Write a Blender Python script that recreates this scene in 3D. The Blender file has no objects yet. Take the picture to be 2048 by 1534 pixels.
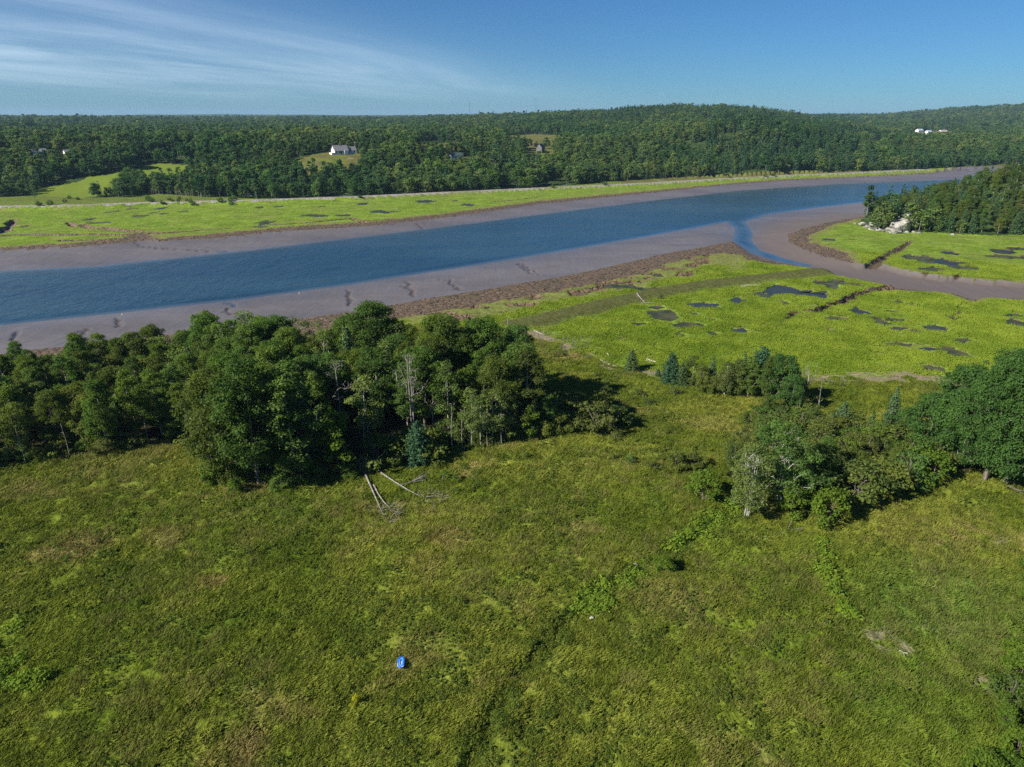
import bpy, math, random
import numpy as np
R = math.radians
SC = bpy.context.scene
COL = SC.collection

# ------------------------------------------------------------------ camera, world, sun, exposure
H = 50.0
PITCH = math.atan((767 - 238) / 1365.333)
cam_d = bpy.data.cameras.new('camera'); cam = bpy.data.objects.new('camera', cam_d); COL.objects.link(cam)
cam_d.lens = 24; cam_d.sensor_width = 36; cam_d.clip_start = 1; cam_d.clip_end = 40000
cam.location = (0, 0, H); cam.rotation_euler = (math.pi / 2 - PITCH, 0, 0)
SC.camera = cam

SUN_EL = R(34); SUN_AZ = R(31)                       # shadows run to +x and SUN_AZ towards +y
sun_to = np.array([-math.cos(SUN_AZ) * math.cos(SUN_EL), -math.sin(SUN_AZ) * math.cos(SUN_EL), math.sin(SUN_EL)])
sd = bpy.data.lights.new('sun', 'SUN'); sd.energy = 4.9; sd.angle = R(0.53); sd.color = (1.0, 0.93, 0.80)
so = bpy.data.objects.new('sun', sd); COL.objects.link(so)
from mathutils import Vector
so.rotation_euler = Vector(sun_to).to_track_quat('Z', 'Y').to_euler(); so.location = (-200, -90, 200)

W = bpy.data.worlds.new('World'); SC.world = W; W.use_nodes = True
nt = W.node_tree; nt.nodes.clear(); N = nt.nodes.new; L = nt.links.new
out = N('ShaderNodeOutputWorld'); bg = N('ShaderNodeBackground'); bg.inputs['Strength'].default_value = 0.040
sky = N('ShaderNodeTexSky'); sky.sky_type = 'NISHITA'; sky.sun_disc = False
sky.sun_elevation = SUN_EL; sky.sun_rotation = math.atan2(sun_to[0], sun_to[1])
sky.air_density = 1.0; sky.dust_density = 0.0; sky.ozone_density = 3.2; sky.altitude = 60
# thin cirrus: noise on a plane high above, stretched along the wind, fading away to the right
tc = N('ShaderNodeTexCoord'); sep = N('ShaderNodeSeparateXYZ'); L(tc.outputs['Generated'], sep.inputs[0])
def M_(op, a, b=None, c=None, clamp=False, tree=None):
    t = tree or nt
    m = t.nodes.new('ShaderNodeMath'); m.operation = op; m.use_clamp = clamp
    for i, v in enumerate((a, b, c)):
        if v is None: continue
        if isinstance(v, (int, float)): m.inputs[i].default_value = v
        else: t.links.new(v, m.inputs[i])
    return m.outputs[0]
zc = M_('ADD', M_('MAXIMUM', sep.outputs[2], 0.0), 0.045)
cx = M_('DIVIDE', sep.outputs[0], zc); cy = M_('DIVIDE', sep.outputs[1], zc)
cmb = N('ShaderNodeCombineXYZ')
# streaks run away from us and slightly to the right
al = M_('ADD', M_('MULTIPLY', cx, 0.37), M_('MULTIPLY', cy, 0.93)); ac = M_('SUBTRACT', M_('MULTIPLY', cx, 0.93), M_('MULTIPLY', cy, 0.37))
L(M_('MULTIPLY', al, 0.16), cmb.inputs[0]); L(M_('MULTIPLY', ac, 0.46), cmb.inputs[1])
n1 = N('ShaderNodeTexNoise'); n1.inputs['Scale'].default_value = 1.25; n1.inputs['Detail'].default_value = 9
n1.inputs['Roughness'].default_value = 0.6; n1.inputs['Distortion'].default_value = 0.5; L(cmb.outputs[0], n1.inputs['Vector'])
n2 = N('ShaderNodeTexNoise'); n2.inputs['Scale'].default_value = 0.28; n2.inputs['Detail'].default_value = 3; L(cmb.outputs[0], n2.inputs['Vector'])
def ramp_(x, a, b, tree=None):
    t = tree or nt
    m = t.nodes.new('ShaderNodeMapRange'); m.interpolation_type = 'SMOOTHSTEP'
    t.links.new(x, m.inputs['Value']); m.inputs['From Min'].default_value = a; m.inputs['From Max'].default_value = b
    return m.outputs['Result']
# the bank of cirrus: a broad band that thins out with distance
band = M_('MULTIPLY', M_('MULTIPLY', ramp_(ac, -13.0, -6.5), ramp_(ac, -2.8, -6.2)), ramp_(al, 15.0, 4.5))
up = ramp_(sep.outputs[2], 0.004, 0.05)
cl = M_('MULTIPLY', ramp_(n1.outputs['Fac'], 0.30, 0.74), M_('ADD', 0.45, M_('MULTIPLY', n2.outputs['Fac'], 0.6)))
veil = M_('MULTIPLY', ramp_(ac, -2.0, -6.0), M_('MULTIPLY', up, 0.10))
cl = M_('ADD', M_('MULTIPLY', M_('MULTIPLY', cl, band), 0.50), veil)
mix = N('ShaderNodeMix'); mix.data_type = 'RGBA'; L(cl, mix.inputs['Factor'])
tint = N('ShaderNodeMix'); tint.data_type = 'RGBA'; tint.blend_type = 'MULTIPLY'; tint.inputs['Factor'].default_value = 1
L(sky.outputs[0], tint.inputs['A']); tint.inputs['B'].default_value = (0.36, 0.74, 1.17, 1)
L(tint.outputs['Result'], mix.inputs['A']); mix.inputs['B'].default_value = (14.5, 17.0, 19.0, 1)
L(mix.outputs['Result'], bg.inputs['Color']); L(bg.outputs[0], out.inputs['Surface'])

SC.view_settings.view_transform = 'Standard'; SC.view_settings.look = 'None'
SC.view_settings.gamma = 1; SC.view_settings.exposure = 0.82; SC.view_settings.use_curve_mapping = False
cy_ = SC.cycles
SC.render.engine = 'CYCLES'
cy_.max_bounces = 6; cy_.diffuse_bounces = 4; cy_.glossy_bounces = 2; cy_.transmission_bounces = 4; cy_.volume_bounces = 0
cy_.transparent_max_bounces = 4; cy_.use_denoising = False; cy_.caustics_reflective = False; cy_.caustics_refractive = False
cy_.use_adaptive_sampling = True; cy_.adaptive_threshold = 0.012
cy_.sample_clamp_indirect = 1.5

# ------------------------------------------------------------------ numpy helpers
rng = np.random.default_rng(7); random.seed(7)
SP, CP = math.sin(PITCH), math.cos(PITCH)
def U(px, py, z=0.0):
    """point where the sight line through a photo pixel meets the level z"""
    u = (px - 1024) / 1365.333; v = (py - 767) / 1365.333
    d = np.array([u, CP - SP * v, -SP - CP * v]); t = (z - H) / d[2]
    return d * t + np.array([0, 0, H])
def UP(pts, z): return np.array([U(x, y, z)[:2] for x, y in pts])
def hash2(ix, iy, s):
    h = (ix.astype(np.int64) * 374761393 + iy.astype(np.int64) * 668265263 + s * 1442695041) & 0xffffffff
    h = ((h ^ (h >> 13)) * 1274126177) & 0xffffffff
    return ((h ^ (h >> 16)) & 0xffffff) / float(0xffffff)
def noise(x, y, s=0):
    ix = np.floor(x); iy = np.floor(y); fx = x - ix; fy = y - iy
    fx = fx * fx * (3 - 2 * fx); fy = fy * fy * (3 - 2 * fy)
    a = hash2(ix, iy, s); b = hash2(ix + 1, iy, s); c = hash2(ix, iy + 1, s); d = hash2(ix + 1, iy + 1, s)
    return (a * (1 - fx) + b * fx) * (1 - fy) + (c * (1 - fx) + d * fx) * fy
def fbm(x, y, o=4, s=0):
    t = 0; a = 0.5; n = 0
    for i in range(o):
        t = t + a * noise(x, y, s + i * 17); n += a; a *= 0.5; x = x * 2.03 + 5.1; y = y * 2.03 + 1.7
    return t / n
def sm(x, a, b):
    t = np.clip((x - a) / (b - a), 0, 1); return t * t * (3 - 2 * t)
def seg_dist(P, A, B):
    d = B - A; t = np.clip(((P - A) @ d) / max(d @ d, 1e-9), 0, 1)
    q = A + t[:, None] * d; return np.hypot(P[:, 0] - q[:, 0], P[:, 1] - q[:, 1]), t
def sdf(P, poly, cap=None):
    """signed distance to a polygon, positive inside; beyond cap from its box: -cap"""
    out = np.full(len(P), -1e4 if cap is None else -float(cap))
    sel = np.arange(len(P))
    if cap is not None:
        lo = poly.min(0) - cap; hi = poly.max(0) + cap
        sel = np.nonzero((P[:, 0] > lo[0]) & (P[:, 0] < hi[0]) & (P[:, 1] > lo[1]) & (P[:, 1] < hi[1]))[0]
        if not len(sel): return out
    Q = P[sel]; d = np.full(len(Q), 1e9); ins = np.zeros(len(Q), bool)
    n = len(poly)
    for i in range(n):
        A = poly[i]; B = poly[(i + 1) % n]
        dx, dy = B - A
        qx = Q[:, 0] - A[0]; qy = Q[:, 1] - A[1]
        t = np.clip((qx * dx + qy * dy) / max(dx * dx + dy * dy, 1e-9), 0, 1)
        d = np.minimum(d, (qx - t * dx) ** 2 + (qy - t * dy) ** 2)
        if A[1] != B[1]:
            c = ((A[1] > Q[:, 1]) != (B[1] > Q[:, 1])) & (qx < dx * qy / dy)
            ins ^= c
    d = np.sqrt(d); out[sel] = np.where(ins, d, -d)
    return out

# ------------------------------------------------------------------ outlines (traced, then set down at their true level)
ZM, ZB, ZW = -3.0, -4.1, -6.0
water_poly = UP([(-900, 640), (0, 543), (200, 533), (342, 518), (513, 500), (600, 489), (839, 460), (1078, 429.5), (1300, 402), (1483, 381),
    (1665, 369), (1830, 362.6), (2100, 352), (2600, 335), (2900, 345), (2300, 372), (1900, 389), (1727, 404), (1629, 415.6), (1534, 428), (1486, 443),
    (1504, 468.5), (1499, 480), (1519, 501), (1578, 520), (1625, 531), (1616, 534), (1556, 523), (1504, 506), (1469, 484), (1475, 458), (1457, 442),
    (1300, 471), (1010, 520), (805, 551.5), (700, 568), (478, 598), (239, 624), (0, 649), (-900, 745)], ZW)
bankC = UP([(-900, 830), (-200, 730), (355, 668), (564, 643), (713, 623), (839, 600), (976, 578), (1130, 552.5), (1200, 538), (1324, 509), (1400, 495), (1465, 482),
    (1490, 503), (1520, 517), (1616, 535), (1660, 548), (1720, 562), (1790, 577), (1830, 580), (1908, 588), (1948, 602), (1985, 596), (2060, 600), (2500, 640),
    (4500, 900), (4500, 1600), (2600, 3200), (1024, 4000), (-500, 3200), (-3000, 1600)], ZB)
landC = UP([(-900, 835), (-200, 750), (400, 700), (560, 684), (627, 671), (679, 652), (740, 643), (856, 626), (940, 610), (1037, 594), (1130, 577), (1200, 563), (1283, 546), (1340, 524), (1399, 510), (1448, 505),
    (1486, 509), (1500, 519), (1560, 528), (1614, 534), (1643, 542), (1713, 556), (1780, 569), (1783, 579), (1821, 578.5), (1904, 584.5), (1944, 599), (1980, 594), (2060, 598), (2500, 636),
    (4500, 900), (4500, 1600), (2600, 3200), (1024, 4000), (-500, 3200), (-3000, 1600)], ZM)
bankR = UP([(1727, 434), (1680, 440), (1647, 447), (1600, 459), (1574, 470), (1577, 487), (1629, 509), (1680, 523), (1717, 533), (1740, 534), (1760, 533), (1850, 551), (1945, 561), (2060, 569), (2600, 600), (4200, 640),
    (4200, 380), (2600, 390), (2048, 396), (1850, 402), (1750, 410), (1735, 420)], ZB)
landR = UP([(1730, 434), (1700, 440), (1665, 449), (1614, 471), (1618, 485), (1660, 496), (1698, 506), (1695, 512), (1717, 529), (1740, 531), (1756, 529), (1850, 549), (1945, 558), (2060, 566), (2600, 596), (4200, 636),
    (4200, 384), (2600, 393), (2048, 399), (1850, 405), (1752, 413), (1738, 422)], ZM)
bankF = UP([(-900, 600), (-200, 514), (0, 503), (137, 497), (239, 489.5), (262, 486), (290, 483), (330, 485), (444, 476.5), (581, 462.5), (700, 455), (737, 452), (890, 435.5), (1078, 408.5), (1300, 386), (1446, 371), (1556, 362), (1700, 356), (1848, 348.5), (1976, 336), (2300, 327), (3000, 310),
    (6000, 280), (6000, 240.5), (-4500, 240.5), (-4500, 640)], ZB)
landF = UP([(-900, 590), (-200, 505), (0, 494), (137, 488), (225, 481), (252, 475), (270, 466), (294, 464), (300, 471), (316, 478), (444, 467), (581, 453), (700, 446), (745, 443), (890, 427), (1078, 402), (1300, 381.5), (1446, 368), (1556, 359), (1700, 353.5), (1848, 346), (1976, 334), (2300, 325), (3000, 308),
    (6000, 278), (6000, 240.4), (-4500, 240.4), (-4500, 630)], ZM)
upland = UP([(-900, 835), (-200, 760), (0, 722), (350, 700), (600, 684), (740, 668), (860, 652), (1000, 656), (1065, 665), (1150, 700), (1230, 735), (1330, 748), (1500, 752), (1690, 757), (1850, 757), (1900, 770), (2048, 790), (2600, 860),
    (4500, 1000), (4500, 1600), (2600, 3200), (1024, 4000), (-500, 3200), (-3000, 1600)], ZM)
headland = UP([(1719, 441), (1724, 452), (1750, 459), (1775, 464), (1830, 465), (1902, 469), (1976, 472), (2048, 468), (2400, 470), (4000, 480), (4000, 390), (2600, 396), (2048, 402), (1850, 408), (1762, 418), (1735, 428)], ZM)
forest = UP([(-4500, 480), (-900, 420), (-300, 398), (0, 394), (82, 393), (185, 396), (256, 395), (285, 389), (301, 387), (400, 394), (513, 398), (620, 397), (700, 395), (873, 387), (1000, 381), (1078, 376), (1110, 372), (1147, 370), (1220, 364), (1300, 358.5), (1400, 356), (1555, 349.5), (1650, 346), (1720, 343.5), (1850, 338), (1994, 330.5), (2300, 320), (3000, 303),
    (6000, 276), (6000, 240.3), (-4500, 240.3)], ZM)
track = UP([(-900, 432), (-300, 420), (0, 416), (171, 413), (308, 408), (513, 403), (700, 397), (873, 388.5), (1078, 379), (1300, 368.5), (1446, 359.5), (1592, 352), (1738, 346), (1860, 340), (1983, 333), (2300, 322), (2900, 305)], -2.0)
dyke = UP([(820, 700), (930, 672), (1020, 650), (1120, 628), (1220, 603), (1330, 580), (1440, 563), (1560, 550), (1640, 541)], -2.4)
creeks = [  # (pixels, width at start, width at end)
    ([(1800, 574), (1775, 575), (1745, 580), (1717, 587), (1700, 597), (1660, 610), (1640, 620), (1622, 623), (1600, 622), (1581, 625), (1586, 630), (1570, 637), (1552, 643.5), (1531, 644)], 6.5, 1.0),
    ([(1531, 644), (1490, 639), (1452, 634)], 0.9, 0.5),
    ([(1590, 626), (1612, 629), (1620, 637), (1640, 648), (1655, 658), (1690, 664), (1717, 671), (1740, 675)], 1.5, 0.5),
    ([(1738, 533), (1755, 520), (1775, 510), (1790, 502), (1806, 493), (1820, 483)], 6.0, 1.6),
    ([(1950, 602), (1938, 598), (1928, 610), (1914, 619), (1916, 626), (1902, 640), (1896, 646)], 2.5, 0.7),
    ([(1856, 552), (1851, 546), (1848, 541)], 2.0, 0.6), ([(1908, 558), (1916, 548), (1920, 542)], 2.0, 0.7),
    ([(0, 471), (60, 469), (120, 470.5), (180, 468), (240, 470), (270, 468)], 3.0, 4.5),
    ([(137, 446), (150, 452), (164, 450), (178, 455), (191, 456), (210, 456), (226, 459), (250, 461), (275, 463)], 3.5, 6),
    ([(28, 440), (18, 446), (24, 451), (7, 455), (10, 463), (-20, 470)], 5, 5),
    ([(301, 466), (330, 466), (359, 464), (410, 460), (458, 457)], 3, 1),
    ([(735, 445), (720, 441), (702, 437), (660, 441), (615, 445), (560, 449), (530, 447)], 4.0, 1.5),
    ([(735, 442), (764, 440), (790, 437)], 2, 1), ([(985, 404), (1040, 399), (1080, 393), (1092, 392)], 2.2, 1.5),
    ([(120, 481), (180, 480), (230, 478)], 2.5, 3.0), ([(1160, 399), (1240, 390)], 1.5, 1.0),
    ([(1140, 664), (1180, 667), (1240, 676), (1262, 680)], 1.0, 0.4),
]
ponds = []   # (px, py, half width px, half height px, level offset, irregularity)
def c6(x, y, a, b, irr=0.28): ponds.append((1200 + x * .414, 420 + y * .414, a * .414, b * .414, irr))
def c1(x, y, a, b, irr=0.35, ox=0, sc=.3418): ponds.append((ox + x * sc, 180 + y * sc, a * sc, b * sc, irr))
for a in [(305, 505, 76, 25, .08), (420, 553, 80, 11, .2), (515, 459, 72, 11, .2), (660, 435, 32, 11, .4), (780, 410, 36, 13, .15), (950, 394, 130, 20, .45), (1125, 352, 108, 15, .4),
          (895, 448, 17, 11), (180, 549, 30, 6), (270, 468, 40, 6), (545, 592, 17, 8), (680, 582, 30, 11), (390, 602, 18, 7), (1140, 519, 46, 7), (1245, 485, 34, 16, .4),
          (1355, 532, 28, 18, .4), (1425, 530, 32, 10), (1445, 570, 46, 10), (1515, 583, 28, 5), (1610, 568, 50, 15, .35), (1750, 629, 46, 9), (1460, 648, 46, 7),
          (1570, 668, 42, 7), (1715, 685, 46, 20, .4), (1615, 763, 42, 14, .15), (2015, 546, 38, 14), (2010, 507, 38, 6), (1700, 520, 12, 9), (1440, 441, 26, 7), (1412, 487, 17, 5),
          (1590, 240, 76, 18, .4), (1690, 258, 85, 14, .4), (1750, 280, 62, 11, .4), (1600, 285, 46, 9), (1930, 197, 42, 11), (1965, 224, 85, 8), (2000, 184, 45, 7), (1690, 206, 24, 7),
          (1110, 142, 30, 4), (255, 383, 55, 8), (125, 368, 100, 11, .4), (280, 312, 20, 5), (450, 500, 20, 4), (530, 525, 22, 4), (1500, 455, 10, 5)]: c6(*a)
for a in [(840, 735, 42, 7), (945, 692, 28, 5), (665, 711, 30, 6), (1070, 710, 18, 5), (1525, 686, 22, 5), (1640, 680, 22, 4), (1860, 733, 75, 6), (905, 716, 20, 5), (775, 694, 20, 4),
          (1550, 775, 35, 11), (1530, 800, 35, 4), (520, 756, 28, 5), (145, 797, 22, 5), (580, 776, 50, 4), (965, 722, 20, 4), (1880, 680, 14, 3)]: c1(*a)
for a in [(260, 731, 44, 7), (490, 712, 62, 6), (368, 666, 34, 5), (740, 651, 50, 7), (985, 671, 46, 6), (130, 680, 16, 3), (905, 648, 16, 3)]: c1(*a, ox=600)
pond_polys = []
for i, (x, y, a, b, irr) in enumerate(ponds):
    c = U(x, y, ZM)[:2]; ax = abs(U(x + a, y, ZM)[0] - c[0]); by = (U(x, y - b, ZM)[1] - U(x, y + b, ZM)[1]) / 2
    n = 40; th = np.arange(n) / n * 2 * math.pi
    r = np.clip(1 + (irr + .12) * (4.6 * fbm(np.cos(th) * 1.7 + i * 9.1, np.sin(th) * 1.7 + 3, 4, 5) - 2.3), .3, 1.6)
    sh = irr * 1.1 * math.sin(i * 2.3)
    X = np.cos(th) * ax * r; Y = np.sin(th) * by * r * (1 - .25 * irr * np.cos(2 * th + i)) + sh * by * np.sin(X / ax * 3)
    pond_polys.append(np.stack([c[0] + X, c[1] + Y], 1))
rills = [[(1140 * .3418 + 60, 600), (460, 602), (470, 609), (457, 614), (452, 620), (470, 627), (487, 630), (500, 636), (497, 640), (510, 646)],
    [(233, 632), (238, 637), (228, 641), (240, 646), (234, 652)], [(160, 662), (178, 656), (165, 668), (150, 672)], [(30, 668), (36, 660), (22, 676), (34, 682)],
    [(690, 576), (700, 584), (693, 592), (704, 600), (698, 612)], [(812, 560), (823, 566), (812, 574), (826, 580), (822, 590), (830, 596)], [(880, 556), (902, 560), (905, 567), (913, 576), (922, 583)],
    [(800, 570), (812, 572)], [(1036, 524), (1046, 530), (1052, 540), (1064, 548), (1090, 552)], [(1045, 524), (1060, 538), (1075, 545)],
    [(267, 488), (285, 494), (310, 497), (370, 498), (430, 500), (455, 499)], [(835, 448), (846, 455), (850, 457)], [(740, 446), (765, 447), (790, 451)], [(1480, 426), (1530, 436), (1590, 445)], [(1340, 395), (1300, 399)]]
STALKS = [(*U(a, b, 0.)[:2], c) for a, b, c in [(1745, 1262, 3.0), (1782, 1290, 3.0), (1840, 1245, 3.4), (1950, 1185, 2.6), (2020, 1080, 3.2), (1690, 1130, 1.5), (1975, 1360, 2.0), (1780, 1020, 2.5)]]
DITCH = UP([(1480, 1020), (1430, 1060), (1380, 1090), (1290, 1140), (1180, 1200), (1140, 1240), (1060, 1330), (1000, 1400), (930, 1530), (860, 1680)], 0.)
rill_polys = [UP(q, -5.0) for q in rills]
wood_polys = [UP([(-900, 1010), (-160, 975), (0, 940), (200, 915), (330, 896), (425, 892), (424, 960), (520, 972), (600, 965), (680, 945), (740, 930), (860, 920), (930, 900), (1010, 887), (1100, 868), (1110, 830), (1075, 780), (1060, 700), (-900, 700)], -.5),
    UP([(1450, 960), (1520, 880), (1600, 850), (1720, 870), (1830, 905), (1900, 930), (2300, 930), (2300, 960), (1860, 955), (1720, 975), (1660, 1010), (1480, 990)], -.5)]
clearings_px = [([(70, 394), (76, 378), (147, 366), (178, 353), (219, 347.5), (250, 341), (318, 327), (380, 331), (395, 342), (350, 358), (262, 356), (240, 374), (222, 388), (137, 398)], 'green'),
    ([(572, 352), (578, 325), (592, 318), (632, 309), (660, 304), (713, 303), (726, 318), (722, 352), (640, 360)], 'dry'),
    ([(836, 314), (842, 286), (925, 284), (938, 290), (930, 306)], 'dry'),
    ([(1003, 290), (1010, 272), (1060, 269), (1120, 270.5), (1138, 277), (1110, 296), (1030, 296)], 'dry'),
    ([(1710, 304), (1714, 286), (1760, 280), (1770, 300), (1730, 306)], 'green'),
    ([(1045, 332), (1046, 300), (1108, 297), (1112, 332)], 'dry'),
    ([(880, 344), (884, 313), (940, 311), (942, 344)], 'dry'),
    ([(1815, 276), (1825, 263), (1905, 262), (1910, 277), (1850, 279)], 'dry'),
    ([(1988, 246), (1995, 238), (2060, 229), (2100, 232), (2060, 243), (2010, 247)], 'rock'),
    ([(-30, 330), (-20, 311), (32, 309), (40, 330)], 'dry'), ([(55, 331), (60, 309), (150, 306), (152, 330)], 'dry')]
clearings = []
Z = dict(litter=8, upland=0, marsh=1, bank=2, mud=3, forest=4, track=5, bed=6, clearing=7)
def azpx(x, y): return 1024 + 1365.333 * x / np.maximum(CP * y + 18.0, 1.0)
def far_height(x, y, F):
    """rise of the wooded country beyond the river; F = distance inside the forest edge"""
    r = np.hypot(x, y); p = azpx(x, y)
    A = 20 + 4 * sm(p, 1150, 1400) - 14 * sm(p, 1620, 1780) + 3 * np.sin(x / 170.) * np.sin(y / 210. + 1)
    z = -3 + (A + 3) * sm(F, 5, 190)
    z = z + 9 * sm(r, 1000, 2400) + 12 * sm(r, 2600, 5200) + 52 * sm(r, 5500, 9500) * (0.75 + .5 * fbm(x / 1700., y / 2600., 3, 9))
    z = z + 26 * np.exp(-((p - 1370) / np.where(p < 1370, 300., 210.)) ** 2) * np.exp(-((r - 1900) / 520.) ** 2)
    z = z + 14 * np.exp(-((p - 1480) / 160.) ** 2) * np.exp(-((r - 980) / 190.) ** 2)
    z = z + 86 * sm(p, 1500, 2250) * sm(r, 2300, 4300)
    z = z + 13 * sm(p, 700, 1150) * (1 - sm(p, 1480, 1640)) * sm(r, 1000, 1900)
    z = z + (fbm(x / 240., y / 300., 4, 3) - .5) * 10 * sm(F, 40, 400)
    return z
def terrain(P, fine=True):
    """P: (n,2) -> z, zone, feature colour (n,4)"""
    P = np.asarray(P, float); x, y = P[:, 0], P[:, 1]; n = len(P)
    r = np.hypot(x, y)
    w = (fbm(x / 6., y / 6., 3, 21) - .5) * 3.2 * (r < 700)            # wobble for natural outlines
    w2 = (fbm(x / 2.2, y / 2.2, 2, 31) - .5) * 1.6
    dW = sdf(P, water_poly)
    dLC, dLR, dLF = sdf(P, landC) + w + w2, sdf(P, landR) + w + w2, sdf(P, landF) + w * 1.2 + w2
    dBC, dBR, dBF = sdf(P, bankC) + w * .6, sdf(P, bankR) + w * .6, sdf(P, bankF) + w * .6
    dL = np.maximum(np.maximum(dLC, dLR), dLF); dB = np.maximum(np.maximum(dBC, dBR), dBF)
    far = dLF > -40
    z = np.zeros(n); zone = np.full(n, Z['mud']); feat = np.zeros((n, 4)); feat[:, 3] = 1
    wat = dW > 0
    t = np.clip(-dB / np.maximum(-dB + np.maximum(-dW, 0), 1e-3), 0, 1)
    z[:] = ZB + (ZW - .05 - ZB) * t ** 0.8
    z += (fbm(x / 9., y / 5., 3, 41) - .5) * .35 * sm(t, 0, .15) * sm(t, 1, .85)
    z[wat] = ZW - .1 - np.minimum(dW[wat] * .06, 1.5); zone[wat] = Z['bed']
    feat[:, 2] = np.where(wat, 1, t)
    feat[:, 0] = np.where(wat, 0, sm(np.maximum(dBC, dBR), -34, -4) * sm(azpx(x, y), 1440, 1560) * (r < 480))
    # bank: lumpy clods between mud and marsh
    bk = (dB > 0) & (dL <= 0) & ~wat
    tb = np.clip(dB / np.maximum(dB - dL, 1e-3), 0, 1)
    clod = np.abs(fbm(x / 2.6, y / 2.6, 3, 51) - .5) * 2
    z = np.where(bk, ZB + (ZM - .45 - ZB) * tb ** .8 - .30 * (1 - sm(clod, 0, .08)) + .12 * clod, z); zone[bk] = Z['bank']
    la = dL > 0
    hm = (fbm(x / 3.1, y / 3.1, 4, 61) - .5) * .55
    mz = ZM + hm * .6 - .25 * (1 - sm(dL, 0, 1.2))
    z = np.where(la, mz, z); zone[la] = Z['marsh']
    feat[la, 0] = sm(dL[la], 0, 9) # 0 at the outer edge
    # the outer fringe of the middle marsh is pale and broken by mud
    # dyke
    dd = np.full(n, 1e3)
    for i in range(len(dyke) - 1):
        s, _ = seg_dist(P, dyke[i], dyke[i + 1]); dd = np.minimum(dd, s)
    k = la & (dd < 14)
    z = np.where(k & (dLC > 0), z + 1.1 * (1 - sm(dd, 2, 6)), z); feat[k, 1] = (1 - sm(dd + w * 1.0, 3.5, 7))[k]
    riv = (dW > -1e3) & (dLC > 0)
    pf = la & (dLC > 0) & (dBC < 48) & (azpx(x, y) < 1500) & (dd > 7) & (y > 150) & (z < ZM + 1)
    feat[pf, 0] = np.minimum(feat[pf, 0], (.05 + .8 * (fbm(x / 9., y / 5., 3, 77) - .25))[pf] + .8 * sm(dBC[pf], 26, 48))
    # mud holes scattered in the fringe between dyke and river
    fr = la & (dLC > 0) & (dBC < 34) & (azpx(x, y) < 1420) & (dW > -75)
    hole = fbm(x / 7., y / 3.4, 3, 71); hh = fr & (hole > .60)
    feat[:, 1] = np.where(fr, np.maximum(feat[:, 1], .55 * sm(hole, .42, .56)), feat[:, 1])
    z = np.where(hh, z - .8 * sm(hole, .60, .64), z); zone[hh & (hole > .615)] = Z['bank']
    # creeks
    for pts, w0, w1 in creeks:
        q = UP(pts, ZM); lo, hi = q.min(0) - 12, q.max(0) + 12
        sel = np.nonzero((x > lo[0]) & (x < hi[0]) & (y > lo[1]) & (y < hi[1]))[0]
        if not len(sel): continue
        S = P[sel] + np.stack([(fbm(x[sel] / 3, y[sel] / 3, 2, 81) - .5) * 1.6, (fbm(x[sel] / 3, y[sel] / 3, 2, 91) - .5) * 1.6], 1)
        best = np.full(len(sel), 1e3); m = len(q) - 1
        for i in range(m):
            s, tt = seg_dist(S, q[i], q[i + 1]); ww = (w0 + (w1 - w0) * (i + tt) / m) * .5
            best = np.minimum(best, s - ww)
        dep = min(1.9, .9 + w0 * .22)
        cut = (best < .35) & (dL[sel] > 0)
        zz = z[sel]; tgt = ZM - dep * (1 - sm(best, -min(w0, 3) * .35, .25))
        zz = np.where(cut, np.minimum(zz, tgt), zz); z[sel] = zz
        kk = sel[(best < .1) & (dL[sel] > 0)]; zone[kk] = Z['bank']
    for q in rill_polys:
        lo, hi = q.min(0) - 6, q.max(0) + 6; sel = np.nonzero((x > lo[0]) & (x < hi[0]) & (y > lo[1]) & (y < hi[1]) & (zone == Z['mud']))[0]
        if not len(sel): continue
        S = P[sel] + np.stack([(fbm(x[sel] / 2, y[sel] / 2, 2, 83) - .5) * 2.2, (fbm(x[sel] / 2, y[sel] / 2, 2, 93) - .5) * 2.2], 1); best = np.full(len(sel), 1e3)
        for i in range(len(q) - 1): best = np.minimum(best, seg_dist(S, q[i], q[i + 1])[0])
        z[sel] -= .45 * (1 - sm(best, .15, .9)); feat[sel, 1] = np.maximum(feat[sel, 1], 1 - sm(best, .3, 1.0))
    # ponds
    for q in pond_polys:
        d = sdf(P, q, 3.0); k = d > -.6
        z = np.where(k & la, np.minimum(z, ZM - .05 - .6 * sm(d, -.5, .5)), z); zone[k & la & (d > .12)] = Z['bank']
    # upland meadow and wood
    dU = sdf(P, upland) + w * .5; k = dU > 0
    roll = 1.7 * (fbm(x / 38., y / 38., 2, 101) - .5) + .55 * (fbm(x / 9., y / 9., 2, 111) - .5)
    hz = ZM + 3.0 * sm(dU, 0, 48) + roll * sm(dU, 3, 25)
    if fine:
        hz = hz + (fbm(x / 1.15, y / 1.15, 3, 121) - .5) * .55
    dd = np.full(n, 99.); q = DITCH
    for i in range(len(q) - 1): dd = np.minimum(dd, seg_dist(P, q[i], q[i + 1])[0])
    hz = hz - .7 * (1 - sm(dd + w * .5, .2, 1.7)); feat[:, 1] = np.where(k, 1 - sm(dd + w * .6, .4, 1.7), feat[:, 1])
    z = np.where(k, hz, z); zone[k] = Z['upland']
    for q in wood_polys: zone[k & (sdf(P, q, 5.) + w > 0)] = Z['litter']
    wr = sm(dU, -3.0, -.6) * (1 - sm(dU, .6, 4.2)) * sm(fbm(x / 5., y / 2.5, 3, 131), .40, .55) * (azpx(x, y) > 1030)
    wr = np.maximum(wr, sm(dU, -6, -2) * (1 - sm(dU, .5, 2)) * sm(azpx(x, y), 1640, 1740) * sm(fbm(x / 4., y / 3., 3, 132), .38, .5))
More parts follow.
